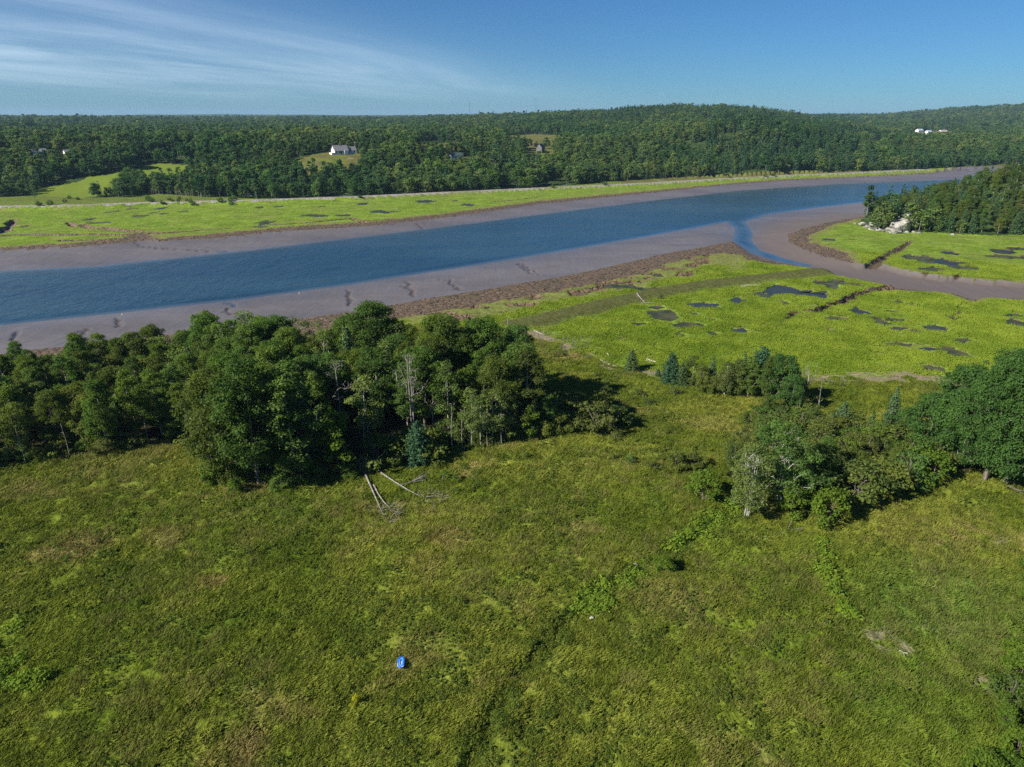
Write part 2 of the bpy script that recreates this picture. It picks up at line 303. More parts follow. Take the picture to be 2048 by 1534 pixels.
    for sx, sy, sr in STALKS:
        wr = np.maximum(wr, .8 * (1 - sm(np.hypot(x - sx, (y - sy) * 1.5) + w * .8, sr * .3, sr)) * sm(fbm(x / 1.1, y / .7, 3, 135), .44, .56))
    feat[:, 2] = np.where(la | k, wr, feat[:, 2])
    # headland
    dH = sdf(P, headland); k = (dH > 0)
    z = np.where(k, ZM + 23 * sm(dH, -3, 75) * (.55 + .45 * sm(azpx(x, y), 1740, 2020)) + 2 * (fbm(x / 14., y / 14., 3, 141) - .5), z); zone[k] = Z['forest']
    # far side
    F = sdf(P, forest) + w * 1.5; k = F > 0
    fz = far_height(x, y, np.maximum(F, 0)); z = np.where(k, fz, z); zone[k] = Z['forest']
    k2 = (F <= 0) & (dLF > 0) & (F > -60)
    dt = np.full(n, 1e3); side = np.zeros(n)
    for i in range(len(track) - 1):
        A, B = track[i], track[i + 1]; s, tt = seg_dist(P, A, B); s2 = (B[0] - A[0]) * (y - A[1]) - (B[1] - A[1]) * (x - A[0])
        side = np.where(s < dt, s2, side); dt = np.minimum(dt, s)
    k3 = (dt < 10) & (dLF > -2)
    z = np.where(k3, np.maximum(z, ZM + 2.3 - 2.5 * sm(dt, 2.6, 7.0)), z)
    zone[(dt < 4.9 + .12 * w + .3 * w2) & (dLF > -2)] = Z['track']
    beyond = (dLF > 0) & (F <= 0) & (side > 0) & (dt > 4); feat[beyond, 1] = np.maximum(feat[beyond, 1], .45 + .5 * (fbm(x / 30., y / 12., 3, 151) - .35)[beyond])
    kb = beyond & (azpx(x, y) > 1240) & (zone == Z['marsh']); zone[kb] = Z['clearing']; feat[kb, 0] = 1; feat[kb, 1] = 0
    for q, kind in clearings:
        d = sdf(P, q, 60.) + w; kk = (d > 0) & k; zone[kk] = Z['clearing']; feat[kk, 0] = 0.0 if kind == 'green' else 1.0; feat[kk, 1] = 1.0 if kind == 'rock' else 0.0
    return z, zone, feat
def ground_z(x, y):
    return float(terrain(np.array([[x, y]]), False)[0][0])
def G(px, py, z0=-1.5):
    """ground point seen through a photo pixel"""
    z = z0
    for _ in range(7):
        p = U(px, py, z); z = .5 * z + .5 * ground_z(p[0], p[1])
    p = U(px, py, z); return np.array([p[0], p[1], ground_z(p[0], p[1])])
def GB(pix):
    """ground points seen through many photo pixels at once (first hit along each sight line)"""
    pix = np.asarray(pix, float); n = len(pix)
    u = (pix[:, 0] - 1024) / 1365.333; v = (pix[:, 1] - 767) / 1365.333
    d = np.stack([u, CP - SP * v, -SP - CP * v], 1); d[:, 2] = np.minimum(d[:, 2], -.002)
    res = np.zeros((n, 3)); far = pix[:, 1] < 480
    for m, lo, hi, k in ((~far, 2.5, -5.0, 40), (far, 46.0, -5.0, 420)):
        ids = np.nonzero(m)[0]
        if not len(ids): continue
        zl = np.linspace(lo, hi, k)
        t = (zl[None, :] - H) / d[ids, 2][:, None]
        X = d[ids, 0][:, None] * t; Y = d[ids, 1][:, None] * t
        tz = terrain(np.stack([X.ravel(), Y.ravel()], 1), False)[0].reshape(X.shape)
        hit = zl[None, :] <= tz; j = np.where(hit.any(1), hit.argmax(1), k - 1)
        j0 = np.maximum(j - 1, 0); a = np.arange(len(ids))
        g1 = tz[a, j] - zl[j]; g0 = tz[a, j0] - zl[j0]
        f = np.clip(-g0 / np.where(np.abs(g1 - g0) < 1e-6, 1, g1 - g0), 0, 1)
        res[ids, 0] = X[a, j0] * (1 - f) + X[a, j] * f; res[ids, 1] = Y[a, j0] * (1 - f) + Y[a, j] * f
        res[ids, 2] = tz[a, j0] * (1 - f) + tz[a, j] * f
    return res

clearings[:] = [(GB(q)[:, :2], k) for q, k in clearings_px]

# ------------------------------------------------------------------ materials
class Mat:
    def __init__(s, name):
        s.m = bpy.data.materials.new(name); s.m.use_nodes = True; s.t = s.m.node_tree; s.t.nodes.clear()
        s.out = s.t.nodes.new('ShaderNodeOutputMaterial'); s.pos = s.t.nodes.new('ShaderNodeNewGeometry').outputs['Position']
    def n(s, k): return s.t.nodes.new(k)
    def set(s, sock, v):
        if isinstance(v, (int, float)): sock.default_value = v
        elif isinstance(v, (tuple, list)): sock.default_value = (*v, 1) if len(v) == 3 and sock.type == 'RGBA' else v
        else: s.t.links.new(v, sock)
    def vec(s, sx, sy, sz, src=None, rz=0.0):
        m = s.n('ShaderNodeMapping'); s.set(m.inputs['Vector'], src or s.pos); m.inputs['Scale'].default_value = (sx, sy, sz); m.inputs['Rotation'].default_value = (0, 0, rz); return m.outputs[0]
    def noise(s, scale, detail=3, rough=.5, vec=None, dist=0.0, out='Fac'):
        m = s.n('ShaderNodeTexNoise'); m.inputs['Scale'].default_value = scale; m.inputs['Detail'].default_value = detail
        m.inputs['Roughness'].default_value = rough; m.inputs['Distortion'].default_value = dist; s.set(m.inputs['Vector'], vec or s.pos); return m.outputs[out]
    def vor(s, scale, vec=None, feat='F1', out='Distance'):
        m = s.n('ShaderNodeTexVoronoi'); m.feature = feat; m.inputs['Scale'].default_value = scale; s.set(m.inputs['Vector'], vec or s.pos); return m.outputs[out]
    def ss(s, x, a, b): return ramp_(x, a, b, s.t)
    def math(s, op, a, b=None, c=None, clamp=False): return M_(op, a, b, c, clamp, s.t)
    def mix(s, f, a, b, blend='MIX'):
        m = s.n('ShaderNodeMix'); m.data_type = 'RGBA'; m.blend_type = blend; s.set(m.inputs['Factor'], f); s.set(m.inputs['A'], a); s.set(m.inputs['B'], b); return m.outputs['Result']
    def attr(s, name):
        m = s.n('ShaderNodeAttribute'); m.attribute_name = name; x = s.n('ShaderNodeSeparateColor'); s.t.links.new(m.outputs['Color'], x.inputs[0]); return x.outputs
    def rnd(s): return s.n('ShaderNodeObjectInfo').outputs['Random']
    def bump(s, h, st, dist): 
        m = s.n('ShaderNodeBump'); m.inputs['Strength'].default_value = st; m.inputs['Distance'].default_value = dist; s.set(m.inputs['Height'], h); return m.outputs[0]
    def bsdf(s, col, rough=.9, spec=.2, normal=None, **kw):
        b = s.n('ShaderNodeBsdfPrincipled'); s.set(b.inputs['Base Color'], col); s.set(b.inputs['Roughness'], rough); s.set(b.inputs['Specular IOR Level'], spec)
        if normal is not None: s.t.links.new(normal, b.inputs['Normal'])
        for k, v in kw.items(): s.set(b.inputs[k.replace('_', ' ')], v)
        return b.outputs[0]
    def done(s, sh): s.t.links.new(sh, s.out.inputs['Surface']); return s.m
    def leafy(s, col, tr=.35, trcol=None, rough=.6, spec=.12):
        a = s.bsdf(col, rough, spec); b = s.n('ShaderNodeBsdfTranslucent')
        s.set(b.inputs['Color'], trcol or s.mix(1.0, col, (1.15, 1.25, .6), 'MULTIPLY'))
        m = s.n('ShaderNodeMixShader'); m.inputs[0].default_value = tr; s.t.links.new(a, m.inputs[1]); s.t.links.new(b.outputs[0], m.inputs[2]); return s.done(m.outputs[0])

SPOTS = [(*p_[:2], *q_) for p_, q_ in zip(GB([(150, 1095), (330, 1075), (425, 1165), (900, 1075), (1000, 1500), (1420, 850), (1270, 820), (1345, 1200), (560, 1010), (1930, 1230), (1880, 1420), (1690, 1215), (250, 920), (1080, 700)]),
    [(6.5, (.27, .19, .10), .6), (4, (.26, .20, .10), .4), (2, (.33, .26, .11), .6), (4, (.26, .19, .09), .5), (6, (.10, .14, .02), .5), (9, (.26, .25, .08), .6), (5, (.24, .22, .08), .5), (6, (.26, .22, .09), .45), (9, (.12, .20, .02), .6), (17, (.12, .21, .04), .6), (12, (.12, .20, .03), .5), (1.8, (.24, .36, .02), .8), (12, (.20, .21, .06), .5), (9, (.10, .17, .02), .5)])]
def meadow_colour(m, blade=False):
    big = m.noise(.028, 4, .55, dist=.6); mid = m.noise(.13, 4, .6, dist=.4); sm_ = m.noise(.9, 3, .6)
    wet = m.noise(.05, 3, .5, vec=m.vec(1, 1, 1, rz=.7), dist=1.0)
    c = m.mix(m.ss(mid, .36, .66), (.112, .165, .018), (.180, .225, .028))
    c = m.mix(m.ss(big, .40, .62), c, (.220, .250, .042))
    tan = m.math('MULTIPLY', m.ss(m.noise(.075, 5, .65, dist=.5), .53, .70), m.ss(big, .36, .55))
    c = m.mix(m.math('MULTIPLY', tan, .8), c, (.34, .265, .13))
    c = m.mix(m.math('MULTIPLY', m.ss(wet, .60, .72), .55), c, (.100, .165, .020))
    bright = m.math('MULTIPLY', m.ss(m.noise(.045, 3, .5, dist=.8), .60, .72), .45)
    c = m.mix(bright, c, (.22, .31, .036))
    wob = m.math('MULTIPLY', m.math('SUBTRACT', m.noise(.35, 4, .6), .5), 5.0)
    for sx, sy, sr, col, st in SPOTS:
        v = m.n('ShaderNodeVectorMath'); v.operation = 'MULTIPLY_ADD'; m.set(v.inputs[0], m.pos); v.inputs[1].default_value = (1, 1.3, 0); v.inputs[2].default_value = (-sx, -sy * 1.3, 0)
        l = m.n('ShaderNodeVectorMath'); l.operation = 'LENGTH'; m.set(l.inputs[0], v.outputs[0])
        c = m.mix(m.math('MULTIPLY', m.ss(m.math('ADD', l.outputs['Value'], wob), sr, sr * .35), st), c, col)
    c = m.mix(m.ss(sm_, .30, .74), m.mix(1.0, c, (.66, .70, .60), 'MULTIPLY'), m.mix(1.0, c, (1.3, 1.26, 1.25), 'MULTIPLY'))
    return c
def mat_meadow():
    m = Mat('meadow'); c = meadow_colour(m); at = m.attr('feat')
    straw = m.mix(m.noise(1.2, 4), (.20, .165, .11), (.34, .29, .20)); c = m.mix(at[2], c, straw); c = m.mix(m.math('MULTIPLY', at[1], .7), c, (.050, .085, .016))
    fine = m.noise(2.6, 4, .65); streak = m.noise(1.0, 3, .6, vec=m.vec(2.6, 1.0, 1, rz=.5))
    c = m.mix(m.ss(fine, .3, .7), m.mix(1.0, c, (.62, .66, .6), 'MULTIPLY'), c)
    h = m.math('ADD', m.math('MULTIPLY', fine, .7), m.math('MULTIPLY', streak, .5))
    return m.done(m.bsdf(c, .95, .02, m.bump(h, 1.0, .35)))
def mat_marsh():
    m = Mat('salt_marsh'); at = m.attr('feat')
    big = m.noise(.018, 4, .6, dist=.8); mid = m.noise(.11, 5, .62, dist=.6); fine = m.noise(1.1, 4, .65, vec=m.vec(.7, 1.3, 1))
    c = m.mix(m.ss(mid, .32, .66), (.128, .212, .022), (.208, .298, .044))
    c = m.mix(m.ss(big, .50, .68), c, (.175, .235, .042))
    c = m.mix(m.math('MULTIPLY', m.ss(m.noise(.05, 4, .6, dist=1.), .56, .7), .6), c, (.225, .245, .065))
    c = m.mix(m.math('MULTIPLY', m.ss(m.noise(.22, 5, .7, vec=m.vec(.6, 1.4, 1), dist=.8), .50, .64), .6), c, (.085, .105, .030))
    c = m.mix(m.math('MULTIPLY', m.ss(m.noise(.06, 5, .65, vec=m.vec(.5, 1.5, 1, rz=.3), dist=1.2), .52, .66), .55), c, (.20, .185, .085))
    edge = m.math('MULTIPLY', m.ss(at[0], .8, 0.1), .75)
    c = m.mix(edge, c, m.mix(m.noise(.4, 4, .6), (.135, .135, .050), (.245, .235, .105)))
    dk = m.mix(m.noise(.5, 5, .7), (.065, .082, .022), (.135, .135, .058)); c = m.mix(at[1], c, dk)
    straw = m.mix(m.noise(.9, 4), (.15, .12, .08), (.36, .31, .22)); c = m.mix(at[2], c, straw)
    c = m.mix(m.ss(fine, .34, .64), m.mix(1.0, c, (.66, .72, .6), 'MULTIPLY'), m.mix(1.0, c, (1.18, 1.14, 1.0), 'MULTIPLY'))
    streak = m.noise(.45, 3, .6, vec=m.vec(1, 3.2, 1, rz=.25), dist=.8)
    h = m.math('ADD', m.math('MULTIPLY', fine, .5), streak)
    return m.done(m.bsdf(c, .95, .03, m.bump(h, .8, .7)))
def mat_bank():
    m = Mat('mud_bank'); f = m.noise(.8, 5, .65); g = m.noise(.12, 4)
    c = m.mix(m.ss(f, .3, .7), (.090, .060, .033), (.200, .138, .080)); c = m.mix(m.math('MULTIPLY', m.ss(g, .5, .7), .45), c, (.085, .080, .030))
    cr = m.vor(.30, vec=m.vec(1, 1.7, 0), feat='DISTANCE_TO_EDGE'); crk = m.ss(cr, .0, .07)
    c = m.mix(crk, (.050, .036, .024), c)
    return m.done(m.bsdf(c, .62, .35, m.bump(m.math('ADD', m.math('MULTIPLY', crk, .6), f), 1.0, .7)))
def mat_mud():
    m = Mat('mudflat'); at = m.attr('feat'); g = m.noise(.02, 4, .6, vec=m.vec(1, 2.2, 1, rz=.2)); f = m.noise(.35, 5, .6, vec=m.vec(.35, 1, 1, rz=-.25))
    c = m.mix(m.ss(g, .35, .65), (.112, .098, .096), (.146, .130, .129)); c = m.mix(m.math('MULTIPLY', m.ss(f, .45, .7), .5), c, (.120, .094, .078))
    sp = m.ss(m.noise(1.6, 3, .6), .62, .72); c = m.mix(m.math('MULTIPLY', sp, .35), c, (.09, .07, .055)); c = m.mix(m.math('MULTIPLY', at[1], .7), c, (.065, .048, .036)); c = m.mix(m.math('MULTIPLY', at[0], .7), c, (.105, .078, .064))
    wet = m.ss(at[2], .45, 1.0)
    rill = m.noise(.09, 4, .6, vec=m.vec(3.2, .5, 1, rz=.25))
    rough = m.math('SUBTRACT', m.math('ADD', .50, m.math('MULTIPLY', at[0], .25)), m.math('ADD', m.math('MULTIPLY', wet, .16), m.math('MULTIPLY', m.ss(rill, .55, .7), .10)))
    wv = m.noise(.5, 4, .6, vec=m.vec(.25, 1, 1, rz=-.22), dist=1.0); h = m.math('ADD', m.math('ADD', m.math('MULTIPLY', f, .5), m.math('MULTIPLY', wv, 1.2)), m.math('MULTIPLY', rill, 2.5))
    return m.done(m.bsdf(c, rough, .72, m.bump(h, .8, .14)))
def mat_floor():
    m = Mat('hills'); f = m.noise(.05, 5, .65); g = m.noise(.004, 3, .6)
    c = m.mix(m.ss(f, .35, .65), (.030, .058, .018), (.060, .095, .028)); c = m.mix(m.math('MULTIPLY', m.ss(g, .45, .65), .6), c, (.018, .042, .020))
    return m.done(m.bsdf(c, .95, .05, m.bump(m.noise(.09, 4, .7), 1.0, 6.0)))
def mat_clearing():
    m = Mat('hay_field'); at = m.attr('feat'); f = m.noise(.08, 4, .6)
    c = m.mix(at[0], m.mix(f, (.115, .175, .02), (.16, .20, .03)), m.mix(m.ss(f, .4, .62), (.105, .098, .035), (.13, .15, .03)))
    rk = m.math('MULTIPLY', m.ss(m.noise(.12, 4, .6, vec=m.vec(.5, 1, 1)), .66, .72), at[0]); c = m.mix(rk, c, (.34, .32, .29)); c = m.mix(m.math('MULTIPLY', at[1], m.ss(m.noise(.02, 4), .38, .5)), c, (.26, .23, .21))
    return m.done(m.bsdf(c, .95, .05, m.bump(f, .6, 1.0)))
def mat_track():
    m = Mat('gravel_track'); f = m.noise(.7, 5, .7); c = m.mix(m.ss(f, .35, .6), (.17, .155, .125), (.33, .31, .275))
    c = m.mix(m.math('MULTIPLY', m.ss(m.noise(.05, 3), .52, .6), .5), c, (.14, .15, .06))
    return m.done(m.bsdf(c, .95, .1, m.bump(f, 1.0, .5)))
def mat_water():
    m = Mat('river_water')
    v = m.vec(1, .55, 1, rz=.30)
    w1 = m.noise(.55, 4, .62, vec=v, dist=.5); w2 = m.noise(.12, 3, .55, vec=m.vec(1, .5, 1, rz=.55), dist=.5); g = m.noise(.006, 4, .6, vec=m.vec(1, 3.2, 1, rz=-.1), dist=.4)
    calm = m.ss(g, .38, .62)
    h = m.math('ADD', m.math('MULTIPLY', w1, m.math('ADD', .5, m.math('MULTIPLY', calm, .5))), m.math('MULTIPLY', w2, 1.6))
    at = m.attr('feat'); c = m.mix(calm, (.010, .034, .055), (.022, .060, .090)); c = m.mix(m.math('MULTIPLY', m.ss(at[0], .12, 0.0), .55), c, (.095, .105, .120))
    h = m.math('MULTIPLY', h, m.math('ADD', .25, m.math('MULTIPLY', m.ss(at[0], .0, .35), .75))); return m.done(m.bsdf(c, .16, .5, m.bump(h, .6, .6), IOR=1.33))
def mat_pond():
    m = Mat('pond_water'); g = m.noise(.25, 4); r = m.rnd(); c = m.mix(m.ss(g, .4, .6), (.036, .042, .020), (.075, .078, .034)); c = m.mix(m.ss(r, .6, .9), c, (.032, .042, .050))
    return m.done(m.bsdf(c, .36, .06, m.bump(m.noise(1.5, 2), .05, .05), IOR=1.33))
def mat_litter():
    m = Mat('leaf_litter'); f = m.noise(.9, 4, .6); return m.done(m.bsdf(m.mix(f, (.020, .024, .010), (.050, .048, .022)), .95, .05, m.bump(f, .8, .3)))
MT = dict(litter=mat_litter(), upland=mat_meadow(), marsh=mat_marsh(), bank=mat_bank(), mud=mat_mud(), forest=mat_floor(), clearing=mat_clearing(), track=mat_track())

# ------------------------------------------------------------------ mesh helpers
def mesh(name, V, F, mats, mi=None, smooth=False, attr=None):
    V = np.asarray(V, np.float32); me = bpy.data.meshes.new(name)
    if isinstance(F, np.ndarray):
        k = F.shape[1]; me.vertices.add(len(V)); me.vertices.foreach_set('co', V.ravel()); me.loops.add(F.size); me.loops.foreach_set('vertex_index', F.ravel().astype(np.int32))
        me.polygons.add(len(F)); me.polygons.foreach_set('loop_start', np.arange(0, F.size, k, dtype=np.int32)); me.update(calc_edges=True)
    else: me.from_pydata([tuple(v) for v in V], [], [tuple(f) for f in F])
    for x in (mats if isinstance(mats, (list, tuple)) else [mats]): me.materials.append(x)
    if mi is not None: me.polygons.foreach_set('material_index', np.asarray(mi, np.int32))
    if smooth: me.polygons.foreach_set('use_smooth', np.ones(len(me.polygons), bool))
    if attr is not None:
        a = me.color_attributes.new('feat', 'FLOAT_COLOR', 'POINT'); a.data.foreach_set('color', np.asarray(attr, np.float32).ravel())
    me.validate() if not isinstance(F, np.ndarray) else None
    return me
def obj(name, me, parent=None, loc=(0, 0, 0), kind=None, link=True, **props):
    o = bpy.data.objects.new(name, me)
    if link: COL.objects.link(o)
    o.location = loc
    if parent is not None: o.parent = parent
    if kind: o['kind'] = kind
    for k, v in props.items(): o[k] = v
    return o
def thing(name, label, cat, loc=(0, 0, 0), rz=0.0, sc=1.0, group=None):
    o = bpy.data.objects.new(name, None); COL.objects.link(o); o.location = loc; o.rotation_euler = (0, 0, rz)
    o.scale = (sc, sc, sc) if isinstance(sc, (int, float)) else sc; o.empty_display_size = .1
    o['label'] = label; o['category'] = cat
    if group: o['group'] = group
    return o

# ------------------------------------------------------------------ the ground, one sheet out to the horizon, cut into its kinds of surface
def build_ground():
    az = np.concatenate([np.linspace(-180, -52, 27)[:-1], np.arange(-51, 51.01, .108), np.linspace(52, 180, 27)[1:-1]])
    da = R(1) * az
    dep = np.concatenate([[89, 80, 70, 62, 58], np.arange(55, 22.0, -.12), np.arange(22, 8.0, -.07), np.arange(8.0, 3.4, -.022), np.arange(3.4, 1.0, -.06)])
    rr = 53.0 / np.tan(R(1) * dep); rr = np.concatenate([rr, rr[-1] * 1.03 ** np.arange(1, 55)])
    A, RR = np.meshgrid(da, rr); X = np.sin(A) * RR; Y = np.cos(A) * RR
    P = np.stack([X.ravel(), Y.ravel()], 1); nr, na = A.shape
    z, zone, feat = terrain(P)
    V = np.column_stack([P, z]); idx = np.arange(nr * na).reshape(nr, na)
    F = np.stack([idx[:-1], np.roll(idx, -1, 1)[:-1], np.roll(idx, -1, 1)[1:], idx[1:]], -1).reshape(-1, 4)
    zf = np.where(zone == Z['bed'], Z['mud'], zone); fz = zf[F[:, 0]]
    for k, nm in (('litter', 'forest_floor'), ('upland', 'meadow'), ('marsh', 'salt_marsh'), ('bank', 'mud_bank'), ('mud', 'mudflat'), ('forest', 'hills'), ('clearing', 'hay_field'), ('track', 'gravel_track')):
        f = F[fz == Z[k]]
        if not len(f): continue
        u, inv = np.unique(f, return_inverse=True)
        me = mesh(nm, V[u], inv.reshape(f.shape), MT[k], smooth=(k != 'x'), attr=feat[u])
        obj(nm, me, kind='structure')
build_ground()
def build_river():
    st = 4.0; lo, hi = water_poly.min(0) - 8, water_poly.max(0) + 8; xs = np.arange(lo[0], hi[0], st); ys = np.arange(lo[1], hi[1], st)
    X, Y = np.meshgrid(xs, ys); P = np.column_stack([X.ravel(), Y.ravel()]); d = sdf(P, water_poly); idx = np.arange(len(P)).reshape(X.shape)
    F = np.stack([idx[:-1, :-1], idx[:-1, 1:], idx[1:, 1:], idx[1:, :-1]], -1).reshape(-1, 4); F = F[(d[F] > -7).any(1)]; u, inv = np.unique(F, return_inverse=True)
    A = np.zeros((len(u), 4)); A[:, 0] = np.clip(d[u] / 26., 0, 1); A[:, 3] = 1
    obj('river', mesh('river', np.column_stack([P[u], np.full(len(u), ZW)]), inv.reshape(F.shape), mat_water(), attr=A), kind='structure')
build_river()
PW = mat_pond()
for i, q in enumerate(pond_polys):
    c = q.mean(0); q2 = c + (q - c) * 1.06; n = len(q)
    V = np.column_stack([q2 - c, np.zeros(n)]); V = np.vstack([V, [[0, 0, 0]]])
    F = np.array([[j, (j + 1) % n, n] for j in range(n)])
    obj('marsh_pool', mesh('marsh_pool', V, F, PW), loc=(c[0], c[1], ZM - .17 + (i % 5) * .012), kind='structure')
# ------------------------------------------------------------------ plant materials
def mat_bark(name, a, b, dots=None):
    m = Mat(name); f = m.noise(3.0, 4, .7, vec=m.vec(1, 1, .35)); c = m.mix(m.ss(f, .35, .65), a, b)
    if dots: c = m.mix(m.ss(m.noise(2.2, 3, .6, vec=m.vec(1, 1, 2.5)), .60, .66), c, dots)
    return m.done(m.bsdf(c, .9, .15))
BARK = mat_bark('grey_brown_bark', (.085, .070, .055), (.20, .175, .15)); PALE = mat_bark('pale_poplar_bark', (.19, .185, .16), (.36, .35, .31), (.08, .075, .06))
WHITE = mat_bark('white_birch_bark', (.26, .25, .23), (.46, .45, .42), (.12, .10, .09)); DEADW = mat_bark('bleached_deadwood', (.12, .105, .09), (.31, .295, .27))
DRIFT = mat_bark('driftwood', (.36, .33, .28), (.62, .59, .54))
def mat_leaf(name, cols, tr=.48, stand=0.0):
    """cols: shades picked plant by plant; each leaf cluster varies a little of itself"""
    m = Mat(name); r = m.rnd(); k = len(cols)
    cr = m.n('ShaderNodeValToRGB'); cr.color_ramp.elements[0].position = 0; cr.color_ramp.elements[1].position = 1
    while len(cr.color_ramp.elements) < k: cr.color_ramp.elements.new(.5)
    for i, c in enumerate(cols): e = cr.color_ramp.elements[i]; e.position = i / (k - 1); e.color = (*c, 1)
    m.set(cr.inputs[0], r); c = cr.outputs[0]
    at = m.attr('feat')
    c = m.mix(1.0, c, m.mix(at[0], (.72, .74, .78), (1.30, 1.24, 1.05)), 'MULTIPLY')
    if stand:
        s = m.noise(.0055, 5, .65, dist=.5); c = m.mix(m.math('MULTIPLY', m.ss(s, .45, .58), stand), c, m.mix(1.0, c, (.42, .66, .75), 'MULTIPLY'))
        s = m.noise(.011, 3, .6); c = m.mix(m.math('MULTIPLY', m.ss(s, .52, .66), stand), c, m.mix(1.0, c, (1.35, 1.35, .85), 'MULTIPLY'))
    return m.leafy(c, tr)
G1, G2, G3, G4 = (0.098, 0.177, 0.032), (0.144, 0.213, 0.034), (0.103, 0.189, 0.053), (0.076, 0.140, 0.032)
LEAF = mat_leaf('broad_leaves', [G4, G1, G3, G2, (.085, .115, .026), G1])
OLIVE = mat_leaf('olive_leaves', [(0.132, 0.181, 0.040), (0.161, 0.201, 0.042), (0.113, 0.171, 0.044), (0.152, 0.177, 0.052)])
ASPEN = mat_leaf('aspen_leaves', [(0.144, 0.210, 0.059), (0.167, 0.226, 0.065), (0.121, 0.193, 0.046)])
OAKL = mat_leaf('oak_leaves', [(0.071, 0.152, 0.038), (0.081, 0.168, 0.040)])
BRIGHT = mat_leaf('bright_leaves', [(.120, .205, .026), (.140, .215, .026), (.105, .190, .026)])
YELLOW = mat_leaf('yellow_leaves', [(.36, .36, .02), (.34, .36, .02)])
NEEDLE = mat_leaf('spruce_needles', [(0.074, 0.132, 0.046), (0.076, 0.146, 0.063), (0.087, 0.139, 0.040)], .12)
BLUEN = mat_leaf('blue_spruce_needles', [(0.046, 0.112, 0.055), (0.051, 0.120, 0.061)], .12)
GREYN = mat_leaf('bare_spruce_twigs', [(.17, .155, .135), (.20, .185, .17), (.16, .12, .10)], .05)
FARB = mat_leaf('far_broad_leaves', [(0.057, 0.116, 0.033), (0.094, 0.171, 0.044), (0.165, 0.237, 0.057), (0.079, 0.154, 0.055), (0.209, 0.259, 0.077), (0.066, 0.130, 0.040), (0.127, 0.182, 0.055), (0.055, 0.105, 0.037)], .35, .8)
FARC = mat_leaf('far_needles', [(0.045, 0.098, 0.038), (0.056, 0.115, 0.045), (0.041, 0.090, 0.041)], .12, .6)

# ------------------------------------------------------------------ plant shapes
class Tubes:
    def __init__(s): s.V = []; s.F = []
    def add(s, pts, rad, k=5):
        pts = np.asarray(pts, float); n = len(pts); b = len(s.V)
        T = np.gradient(pts, axis=0); T /= np.linalg.norm(T, axis=1)[:, None] + 1e-9
        for i in range(n):
            t = T[i]; a = np.cross(t, (0.3, 1, .1) if abs(t[2]) > .7 else (0, 0, 1)); a /= np.linalg.norm(a) + 1e-9; c = np.cross(t, a)
            for j in range(k):
                w = 2 * math.pi * j / k; s.V.append(pts[i] + rad[i] * (math.cos(w) * a + math.sin(w) * c))
        for i in range(n - 1):
            for j in range(k): s.F.append((b + i * k + j, b + i * k + (j + 1) % k, b + (i + 1) * k + (j + 1) % k, b + (i + 1) * k + j))
    def mesh(s, name, mat): return mesh(name, s.V, np.array(s.F, np.int32), mat, smooth=True)
def leaves(centres, size, g, tint=None, up=.35, aspect=.62, out=None):
    """one small diamond per centre, turned at random but leaning outward and up"""
    n = len(centres); nrm = g.normal(size=(n, 3)); nrm[:, 2] += up * 2
    if out is not None: nrm += out * 1.1
    nrm /= np.linalg.norm(nrm, axis=1)[:, None]
    a = np.cross(nrm, g.normal(size=(n, 3))); a /= np.linalg.norm(a, axis=1)[:, None] + 1e-9; b = np.cross(nrm, a)
    s = (size * (0.7 + .6 * g.random(n)))[:, None]
    V = np.stack([centres + a * s, centres + b * s * aspect + nrm * s * .15, centres - a * s, centres - b * s * aspect + nrm * s * .15], 1).reshape(-1, 3)
    F = np.arange(4 * n).reshape(n, 4)
    t = g.random(n) if tint is None else np.clip(tint + (g.random(n) - .5) * .35, 0, 1)
    A = np.zeros((4 * n, 4)); A[:, 0] = np.repeat(t, 4); A[:, 3] = 1
    return V, F, A
def grow(targets, trunk, g, r0, thin=.014, sag=.1):
    """branches that climb from the trunk to every target; thickness follows what each carries"""
    nodes = [np.array(p, float) for p in trunk]; par = [i - 1 for i in range(len(trunk))]; tip = []
    ax = np.array(trunk[0]); order = np.argsort([np.hypot(t[0] - ax[0], t[1] - ax[1]) + .15 * t[2] for t in targets])
    for i in order:
        t = targets[i]; Nn = np.array(nodes); d = np.linalg.norm(Nn - t, axis=1); pen = np.maximum(0, Nn[:, 2] - t[2] + .45 * np.hypot(Nn[:, 0] - t[0], Nn[:, 1] - t[1])) * 2.0
        pen[0] += 5
        j = int(np.argmin(d + pen)); a = nodes[j]; k = max(2, int(d[j] / 1.1)); p = j
        for q in range(1, k + 1):
            f = q / k; pt = a + (t - a) * f; pt = pt + np.array([0, 0, sag * d[j] * math.sin(f * math.pi)]) + g.normal(size=3) * .07 * (q < k) * min(d[j], 2)
            nodes.append(pt); par.append(p); p = len(nodes) - 1
        tip.append(p)
    n = len(nodes); w = np.zeros(n)
    for p in tip: w[p] += 1
    for i in range(n - 1, 0, -1):
        if par[i] >= 0: w[par[i]] += w[i]
    w = np.maximum(w, .5); rad = thin + r0 * np.sqrt(w / w.max())
    rad[:len(trunk)] = np.maximum(rad[:len(trunk)], r0 * np.linspace(1.0, .25, len(trunk)))
    return nodes, par, rad
def tubes_from(T, nodes, par, rad, k=5, kmin=3):
    kids = {}
    for i, p in enumerate(par): kids.setdefault(p, []).append(i)
    def chain(start, prev):
        stack = [(start, prev)]
        while stack:
            s, pv = stack.pop(); pts = [nodes[pv]] if pv is not None else []; rr = [min(rad[pv], rad[s] * 1.15)] if pv is not None else []
            cur = s
            while True:
                pts.append(nodes[cur]); rr.append(rad[cur]); ch = kids.get(cur, [])
                if not ch: break
                ch = sorted(ch, key=lambda c: -rad[c])
                for c in ch[1:]: stack.append((c, cur))
                cur = ch[0]
            if len(pts) > 1: T.add(pts, rr, k if rr[0] > .06 else kmin)
    chain(0, None)
